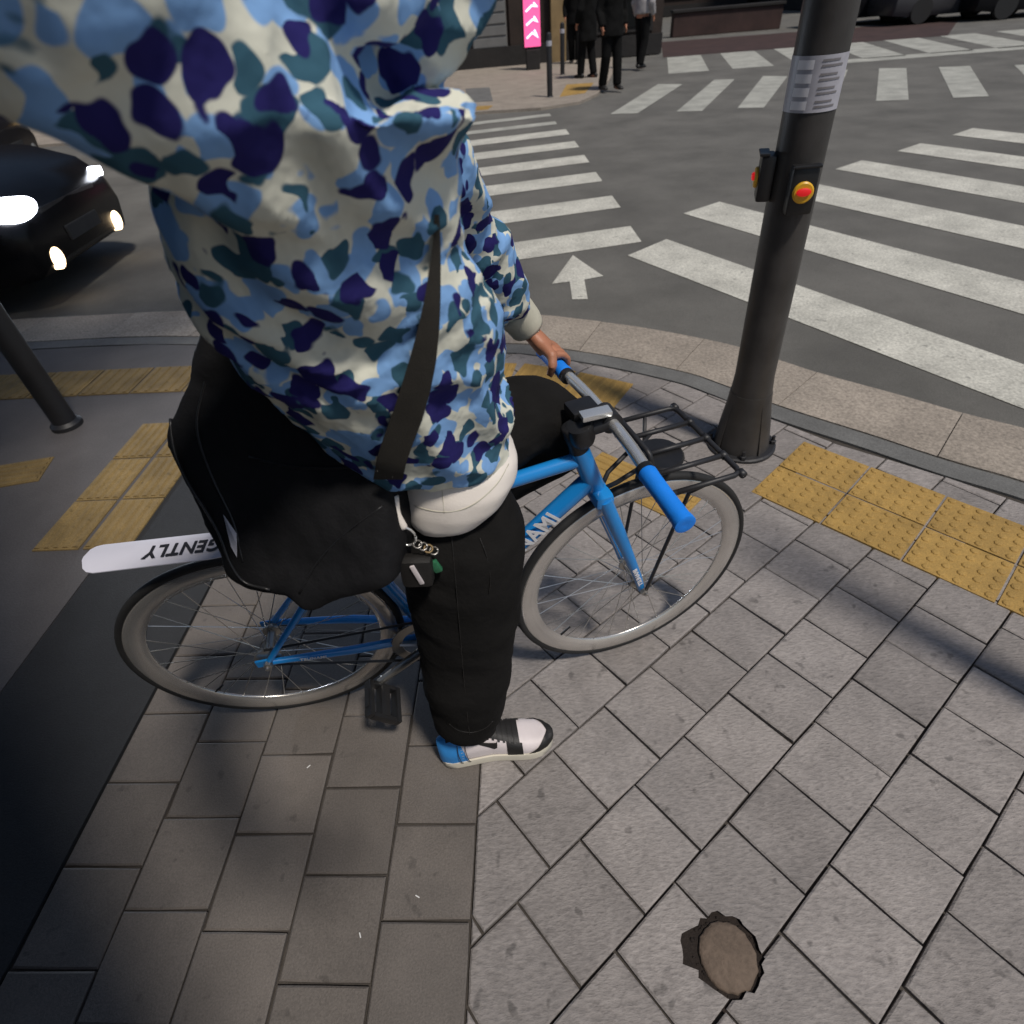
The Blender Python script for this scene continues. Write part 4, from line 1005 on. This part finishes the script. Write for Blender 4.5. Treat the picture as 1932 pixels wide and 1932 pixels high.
bm = B(); p0 = RY(744, 935, .685); tube(bm, smooth_path([p0, RY(748, 968, .674), RY(760, 992, .67), kp + au * .024], 4), .007, 8); obj('belt_loop', bm, M['tee'], KR, True)
# phone in the right hand, behind the camera
PN = tag(empty('phone', (0, 0, 0)), 'black phone held out by the right hand of the rider', 'phone')
bm = B(); box(bm, (0, 0, 0), (.075, .008, .155), bev=.003, M=Matrix(((CR.x, fw.x, CU.x, -.035), (CR.y, fw.y, CU.y, -.075), (CR.z, fw.z, CU.z, 1.50), (0, 0, 0, 1)))); obj('phone_body', bm, M['black_plastic'], PN, angle=40)

# ------------------------------------------------------------------ cars
def car(label, x, y, rz, paint, L=4.5, W=.86, H=1.5, front=None, rear=None, group=None, fog=None):
    r = empty('parked_car' if group else 'car', (x, y, ROAD_Z), rz, label=label, cat='car', group=group)
    h = L / 2
    def sec(x_, zl, zs, w_, crown=.03):
        return [V((x_, -w_ * .92, zl)), V((x_, -w_, zl + .14)), V((x_, -w_ * 1.0, zs * .62 + zl * .38)), V((x_, -w_ * .97, zs - .09)), V((x_, -w_ * .86, zs)), V((x_, 0, zs + crown)), V((x_, w_ * .86, zs)), V((x_, w_ * .97, zs - .09)), V((x_, w_, zs * .62 + zl * .38)), V((x_, w_, zl + .14)), V((x_, w_ * .92, zl))]
    bm = B(); loft(bm, [sec(-h, .34, .90, W * .84), sec(-h + .06, .24, .97, W * .93), sec(-h + .5, .20, 1.0, W), sec(-.7, .19, .98, W), sec(.5, .19, .96, W), sec(h - 1.2, .19, .93, W), sec(h - .55, .19, .86, W * .98), sec(h - .2, .20, .76, W * .92), sec(h - .05, .22, .66, W * .84), sec(h, .28, .56, W * .76)])
    obj('body', bm, M[paint], r, angle=35)
    bm = B(); 
    def cs(x_, z, w_): return [V((x_, -w_ * W, z)), V((x_, w_ * W, z))]
    lo = [(-h + .25, .97, .88), (-.8, .97, .93), (.35, .95, .93), (h - 1.15, .92, .88)]; hi = [(-h + .62, H - .06, .70), (-.9, H, .72), (.15, H - .01, .72), (.32, H - .05, .70)]
    loft(bm, [[V((a[0], -a[2] * W, a[1])), V((b[0], -b[2] * W, b[1])), V((b[0], 0, b[1] + .03)), V((b[0], b[2] * W, b[1])), V((a[0], a[2] * W, a[1]))] for a, b in zip(lo, hi)]); obj('cabin_glass', bm, M['glass_dark'], r, angle=30)
    bm = B(); loft(bm, [[V((x_, -w_ * W, z)), V((x_, 0, z + .035)), V((x_, w_ * W, z)), V((x_, w_ * W, z - .03)), V((x_, -w_ * W, z - .03))] for x_, z, w_ in [(a[0], a[1] + .012, a[2] + .015) for a in hi]]); obj('roof', bm, M[paint], r, angle=35)
    for s in (-1, 1):
        for a, b in ((0, 0), (1, 1), (3, 3)):
            bm = B(); A_, B_ = lo[a], hi[b]; tube(bm, [V((A_[0], s * A_[2] * W, A_[1])), V((B_[0], s * (B_[2] + .005) * W, B_[1]))], .035, 6); obj('pillar', bm, M[paint], r, True)
        bm = B(); box(bm, (h - 1.35, s * (W + .08), .98), (.10, .17, .11), bev=.03); obj('mirror', bm, M[paint], r, angle=40)
        for xx in (-h + .85, h - .85):
            wl = empty('wheel'); wl.parent = r
            bm = B(); lathe(bm, [(.20, -.10), (.31, -.10), (.325, -.07), (.325, .07), (.31, .10), (.20, .10)], 28, V((xx, s * (W - .09), .325)), AY * s); obj('tyre', bm, M['tyre'], wl, angle=40)
            bm = B(); lathe(bm, [(.215, -.04), (.215, .095), (.19, .10), (.15, .07), (.05, .085), (.03, .095)], 20, V((xx, s * (W - .09), .325)), AY * s); obj('rim', bm, M['alloy'], wl, angle=40)
        hl_ = front or 'reflector'; hk = .45 if (front and s > 0) else 1.0
        bm = B(); loft(bm, [[V((h - .03 - .05 * q, s * (W * .69 + .17 * hk * math.cos(t)), (.655 if front else .64) + (.074 * hk * math.sin(t)))) - V((.14 * (abs(W * .69 + .17 * math.cos(t)) / W), 0, 0)) + V((.125 - .03 * q, 0, 0)) for t in [k * math.pi / 8 for k in range(16)]] for q in (3, 0)]); obj('headlight', bm, M[hl_ if hl_ in M else 'reflector'], r, angle=40)
        bm = B(); lathe(bm, [(.075, -.04), (.075, .02), (.05, .03)], 16, V((h - .02, s * W * .56, .30)), AX); obj('fog_lamp', bm, M[fog or 'reflector'], r, angle=40)
        bm = B(); box(bm, (-h + .02, s * W * .70, .80), (.05, .26, .13), bev=.02); obj('tail_lamp', bm, M[rear or 'reflector'], r, angle=40)
    bm = B(); box(bm, (h - .035, 0, .55), (.06, W * .95, .13), bev=.02); obj('grille', bm, M['black_plastic'], r, angle=40)
    bm = B(); box(bm, (h - .0, 0, .40), (.03, .46, .10), bev=.004); obj('number_plate', bm, M['asphalt_dark'], r)
    bm = B(); box(bm, (h - .03, 0, .28), (.05, W * 1.1, .07), bev=.02); obj('lower_intake', bm, M['black_plastic'], r, angle=40)
    return r
car('black car with glowing headlights waiting on the road beside the near kerb', -5.42, 5.1, .0, 'car_black', front='lamp_white', fog='lamp_warm')
car('dark car on the road behind the waiting black car, amber lamp lit', -8.6, 9.4, .12, 'car_dark', front='lamp_amber', rear='lamp_red')
for s, col, e in ((-1, (.72, .84, 1), 160), (1, (.72, .84, 1), 90)):
    ld = bpy.data.lights.new('headlight_beam', 'SPOT'); ld.energy = e; ld.color = col; ld.spot_size = math.radians(52); ld.spot_blend = 1; ld.shadow_soft_size = .09
    lo_ = bpy.data.objects.new('headlight_beam', ld); COL.objects.link(lo_); lo_.location = (-3.05, 5.1 + s * .6, .66); lo_.rotation_euler = (V((-.42, .66, 1.18)) - lo_.location).to_track_quat('-Z', 'Y').to_euler()
for i, (px, yy, p, rz, lab) in enumerate(((1655, 24.5, 'car_dark', .05, 'dark car parked across the junction, left of the row'), (1790, 23.0, 'car_white', .02, 'pale car parked across the junction in the middle of the row'), (1950, 22.0, 'car_dark', -.05, 'dark car with a red tail lamp at the right end of the far row'))):
    q = RY(px, 15, yy); car(lab, q.x, yy, rz, p, rear='lamp_red' if i == 2 else None, front='lamp_amber' if i == 1 else None, group='cars parked across the junction')

# ------------------------------------------------------------------ pedestrians across the road
def pedestrian(label, px, y, face_, coat, bag=False, coat_len=.78, k=1.0, stride=.1):
    q = RY(px[0], px[1], y); q.z = .022
    r = tag(empty('person', q, face_), label, 'person', 'pedestrians waiting across the road')
    bm = B()
    for s in (-1, 1):
        tube(bm, [V((.0, s * .09, .90)) * k, V((.02 + s * stride * .3, s * .10, .50)) * k, V((s * stride, s * .10, .08)) * k], [.085, .062, .042], 12)
        tube(bm, [V((s * stride - .05, s * .10, .035)), V((s * stride + .06, s * .10, .03)), V((s * stride + .16, s * .115, .022))], [.035, .036, .022], 10)
        tube(bm, [V((0, s * .17, 1.40)) * k, V((-.03, s * .25, 1.12)) * k, V((.08, s * .24, .90)) * k], [.052, .042, .03], 12)
        for f in range(4): tube(bm, [V((.08 + f * .014 - .02, s * .24, .91)) * k, V((.09 + f * .014 - .02, s * .245, .85)) * k, V((.095 + f * .013 - .02, s * .235, .81)) * k], [.011, .010, .008], 6)
        tube(bm, [V((.10, s * .235, .90)) * k, V((.125, s * .22, .86)) * k], [.012, .009], 6)
    tube(bm, [V((0, 0, .88)) * k, V((0, 0, 1.1)) * k, V((0, 0, 1.40)) * k, V((0, 0, 1.48)) * k], [.13, .12, .15, .06], 16)
    tube(bm, [V((0, 0, 1.45)) * k, V((.01, 0, 1.53)) * k], [.05, .05], 12)
    loft(bm, [ring(V((.02, 0, z)) * k, V((a, 0, 0)), V((0, b_, 0)), 16) for z, a, b_ in ((1.51, .045, .04), (1.54, .075, .058), (1.60, .095, .072), (1.66, .095, .075), (1.71, .075, .06), (1.735, .03, .025))])
    tube(bm, [V((.112, 0, 1.62)) * k, V((.128, 0, 1.59)) * k], [.012, .016], 8)
    fuse('body', bm, .014, 2, M['skin'], r)
    bm = B(); loft(bm, [ring(V((0, 0, z)) * k, V((a, 0, 0)), V((0, b_, 0)), 24) for z, a, b_ in ((coat_len, .17, .22), (coat_len + .2, .16, .205), (1.2, .15, .19), (1.36, .15, .21), (1.45, .10, .15), (1.50, .07, .075))])
    for s in (-1, 1): tube(bm, [V((0, s * .17, 1.40)) * k, V((-.03, s * .26, 1.13)) * k, V((.07, s * .245, .93)) * k], [.085, .072, .058], 12)
    fuse('coat', bm, .016, 3, M[coat], r, lambda me: rumple(me, .012, (7, 7, 5), px[0]))
    bm = B()
    for s in (-1, 1): tube(bm, [V((.0, s * .09, .90)) * k, V((.03 + s * stride * .3, s * .10, .50)) * k, V((s * stride, s * .10, .07)) * k], [.11, .088, .078], 12)
    fuse('trousers', bm, .014, 2, M['coat_black'], r)
    for s in (-1, 1):
        bm = B(); loft(bm, [ring(V((s * stride + x_, s * (.10 + .006), z)), V((0, w_, 0)), V((0, 0, h_)), 12) for x_, w_, z, h_ in ((-.10, .02, .035, .03), (-.07, .036, .045, .042), (.04, .042, .042, .04), (.13, .046, .030, .028), (.185, .02, .022, .016))]); obj('shoe', bm, M['leather_black'], r, True)
    bm = B(); loft(bm, [ring(V((x_, 0, z)) * k, V((a, 0, 0)), V((0, b_, 0)), 16) for x_, z, a, b_ in ((-.05, 1.55, .05, .06), (-.035, 1.62, .075, .080), (.0, 1.69, .098, .083), (.01, 1.735, .075, .064), (.01, 1.755, .03, .03))]); obj('hair', bm, M['hair'], r, True)
    return r
pedestrian('person in black coat and black trousers at the far kerb, nearest of the pedestrians', (1150, 168), 13.4, -1.2, 'coat_black')
pedestrian('person in long black coat just left of and behind the nearest pedestrian', (1108, 120), 15.6, 2.2, 'coat_black', coat_len=.62)
pedestrian('person in pale grey coat and dark trousers to the right of the black coats', (1208, 108), 16.6, .6, 'coat_pale', coat_len=.95)
pedestrian('person in black coat standing at the back of the far pavement near the tan column', (1085, 78), 19.0, -1.9, 'coat_black')

# ------------------------------------------------------------------ buildings across the road
def building(label, x0, x1, y0, y1, h, wall):
    r = empty('building', ((x0 + x1) / 2, y0, 0), 0, label=label, cat='building')
    bm = B(); box(bm, (0, (y1 - y0) / 2, h / 2), (x1 - x0, y1 - y0, h)); obj('wall', bm, M[wall], r)
    bm = B(); box(bm, (0, -.06, .22), (x1 - x0, .12, .44)); obj('plinth', bm, M['wall_dark'], r)
    bm = B(); box(bm, (0, (y1 - y0) / 2, h + .15), (x1 - x0 + .3, y1 - y0 + .3, .3)); obj('roof', bm, M['wall_dark'], r)
    return r
def front_box(r, name, x, z0, z1, wd, dep_, m, y=0, parent=None):
    bm = B(); box(bm, (x - r.location.x, -dep_ / 2 - y, (z0 + z1) / 2), (wd, dep_, z1 - z0), bev=.01); return obj(name, bm, M[m], parent or r)
FY = 20.0
def fx_(px, yy=None): return RY(px, 40, yy or FY).x
shop = building('dark shop building across the road behind the pedestrians', -16, fx_(1250), FY, FY + 9, 7, 'wall_brown')
for i, (a, b_) in enumerate(((700, 770), (780, 850), (888, 955))):
    sh = front_box(shop, 'shutter', (fx_(a) + fx_(b_)) / 2, .1, 2.4, fx_(b_) - fx_(a), .06, 'shutter')
    for j in range(9):
        zz = .3 + j * .24; bm = B(); box(bm, ((fx_(a) + fx_(b_)) / 2 - shop.location.x, -.07, zz), (fx_(b_) - fx_(a) - .06, .02, .19), bev=.006); obj('slat', bm, M['shutter'], sh)
dr = front_box(shop, 'door', (fx_(962) + fx_(984)) / 2, .0, 2.2, .36, .07, 'wall_brown'); front_box(shop, 'column', (fx_(1038) + fx_(1066)) / 2, 0, 4, fx_(1066) - fx_(1038), .22, 'wood')
for a, b_ in ((1072, 1118), (1124, 1170), (1176, 1232)):
    wn = front_box(shop, 'window', (fx_(a) + fx_(b_)) / 2, .5, 2.4, fx_(b_) - fx_(a), .05, 'wall_dark')
    front_box(shop, 'pane', (fx_(a) + fx_(b_)) / 2, .6, 2.3, fx_(b_) - fx_(a) - .14, .02, 'glass_dark', y=.05, parent=wn)
    front_box(shop, 'lit_poster', (fx_(a) + fx_(b_)) / 2 - .1, 1.05, 1.5, .22, .01, 'shop_lit', y=.072, parent=wn)
sg = empty('neon_sign', (RY(1003, 40, 18.4).x, 18.4, .022), 0, label='bright pink and white neon sign standing before the far shop', cat='sign')
bm = B(); box(bm, (0, 0, 1.15), (.46, .16, 1.5), bev=.02); obj('casing', bm, M['black_plastic'], sg)
bm = B(); box(bm, (0, 0, .2), (.34, .30, .4), bev=.02); obj('base', bm, M['wall_dark'], sg)
bm = B(); box(bm, (0, -.085, 1.15), (.40, .012, 1.40), bev=.004); obj('pink_panel', bm, M['neon_pink'], sg)
for i in range(5):
    bm = B(); z = .62 + i * .25; tube(bm, [V((-.14, -.10, z)), V((.02 * (i % 2), -.10, z + .10)), V((.14, -.10, z + .04 * (i % 3))), V((.05, -.10, z + .15))], .018, 6); obj('neon_stroke', bm, M['neon_white'], sg, True)
b2 = building('dark building beyond the parked cars at the far right', fx_(1560, 32), 70, 32, 44, 9, 'wall_dark')
b3 = building('dark building at the end of the side street, behind the crossing', fx_(1258, 38) - 3, fx_(1550, 32) - .5, 40, 48, 9, 'wall_brown')
b4 = building('dark building along the road behind the waiting cars', -60, -17, 16, 30, 9, 'wall_dark')
for b_, xs in ((b2, range(-16, 18, 4)), (b3, range(-6, 8, 3)), (b4, range(-18, 20, 4))):
    for x_ in xs:
        wn = front_box(b_, 'window', b_.location.x + x_, .7, 2.6, 2.2, .06, 'wall_brown'); front_box(b_, 'pane', b_.location.x + x_, .8, 2.5, 2.0, .02, 'glass_dark', y=.06, parent=wn)
# planter hedge wall, dark red, in front of the side street
pw = RY(1290, 70, 24).x, RY(1500, 60, 24).x
gw = empty('low_wall', ((pw[0] + pw[1]) / 2, 25.5, 0), -.03, label='low dark red wall along the far side of the junction', cat='wall')
bm = B(); box(bm, (0, 0, .30), (pw[1] - pw[0], .4, .64), bev=.02); obj('wall', bm, M['maroon'], gw)
bm = B(); box(bm, (0, 0, .66), (pw[1] - pw[0] + .1, .5, .08), bev=.01); obj('coping', bm, M['wall_dark'], gw)
# bits of white litter on the pavers
for i, (px, py) in enumerate(((583, 1447), (788, 1692), (1033, 1770 - 300))):
    if i == 2: px, py = 680, 1765
    q = GP(px, py); bm = B(); box(bm, (0, 0, .003), (.0025, .011, .002), rnd.uniform(0, 3), bev=.0008); o = obj('paper_scrap', bm, M['paper']); o.location = (q.x, q.y, 0)
    tag(o, ('tiny white scrap on the brown paver left of the sneaker', 'tiny white scrap on the brown pavers below the sneaker', 'tiny white scrap on the brown pavers further down to the left')[i], 'litter')

# ------------------------------------------------------------------ unseen tree and corner building, added for their shade
def added_shade_tree(x, y, h, lean):
    r = tag(empty('added_shade_tree', (x, y, 0)), 'unseen tree added left of the frame to shade the waiting car and footway', 'tree')
    top = V((lean[0], lean[1], h))
    bm = B(); tube(bm, smooth_path([V((0, 0, 0)), V((.03, .02, 1.2)), V((lean[0] * .3, lean[1] * .3, 2.6)), top * .8], 5), [.13 - .004 * i for i in range(16)], 12); obj('trunk', bm, M['bark'], r, True)
    rt = random.Random(5); tips = []
    for i in range(11):
        a = i * 2.4; st_p = V((lean[0] * .35, lean[1] * .35, 2.5 + .13 * i)); e_ = top + V((math.cos(a) * rt.uniform(.9, 2.0), math.sin(a) * rt.uniform(.9, 2.0), rt.uniform(-.9, .9)))
        bm = B(); tube(bm, smooth_path([st_p, st_p * .5 + e_ * .5 + V((0, 0, .25)), e_], 4), [.055 - .005 * k for k in range(9)], 7); obj('limb', bm, M['bark'], r, True); tips += [e_, st_p * .4 + e_ * .6]
    bm = B()
    for t in tips:
        for k in range(210):
            c = t + V((rt.gauss(0, .42), rt.gauss(0, .42), rt.gauss(0, .34))); q = Matrix.Rotation(rt.uniform(0, 6.3), 3, 'Z') @ Matrix.Rotation(rt.gauss(0, .7), 3, 'X'); l_ = rt.uniform(.06, .11)
            vv = [bm.verts.new(c + q @ V(p)) for p in ((-l_, 0, 0), (0, -l_ * .5, .01), (l_, 0, -.01), (0, l_ * .5, .01))]; bm.faces.new(vv)
    o = obj('crown', bm, M['leaf'], r); return r
added_shade_tree(-3.9, 1.7, 4.6, (1.25, .45))  # added out of frame so its crown shades the car and left footway
cb_ = building('plain corner shop building beside the brown pavers, behind the camera', -13, -.06, -9, -.60, 11, 'wall_brown')  # added block that keeps the sun off the lower left paving
for i in range(3):
    for k in range(3):
        bm = B(); box(bm, (-3.2 + i * 3.4, 8.47, 1.8 + k * 3.3), (1.8, .06, 1.7), bev=.01); wn = obj('window', bm, M['wall_dark'], cb_); bm = B(); box(bm, (-3.2 + i * 3.4, 8.505, 1.8 + k * 3.3), (1.6, .02, 1.5)); obj('pane', bm, M['glass_dark'], wn)
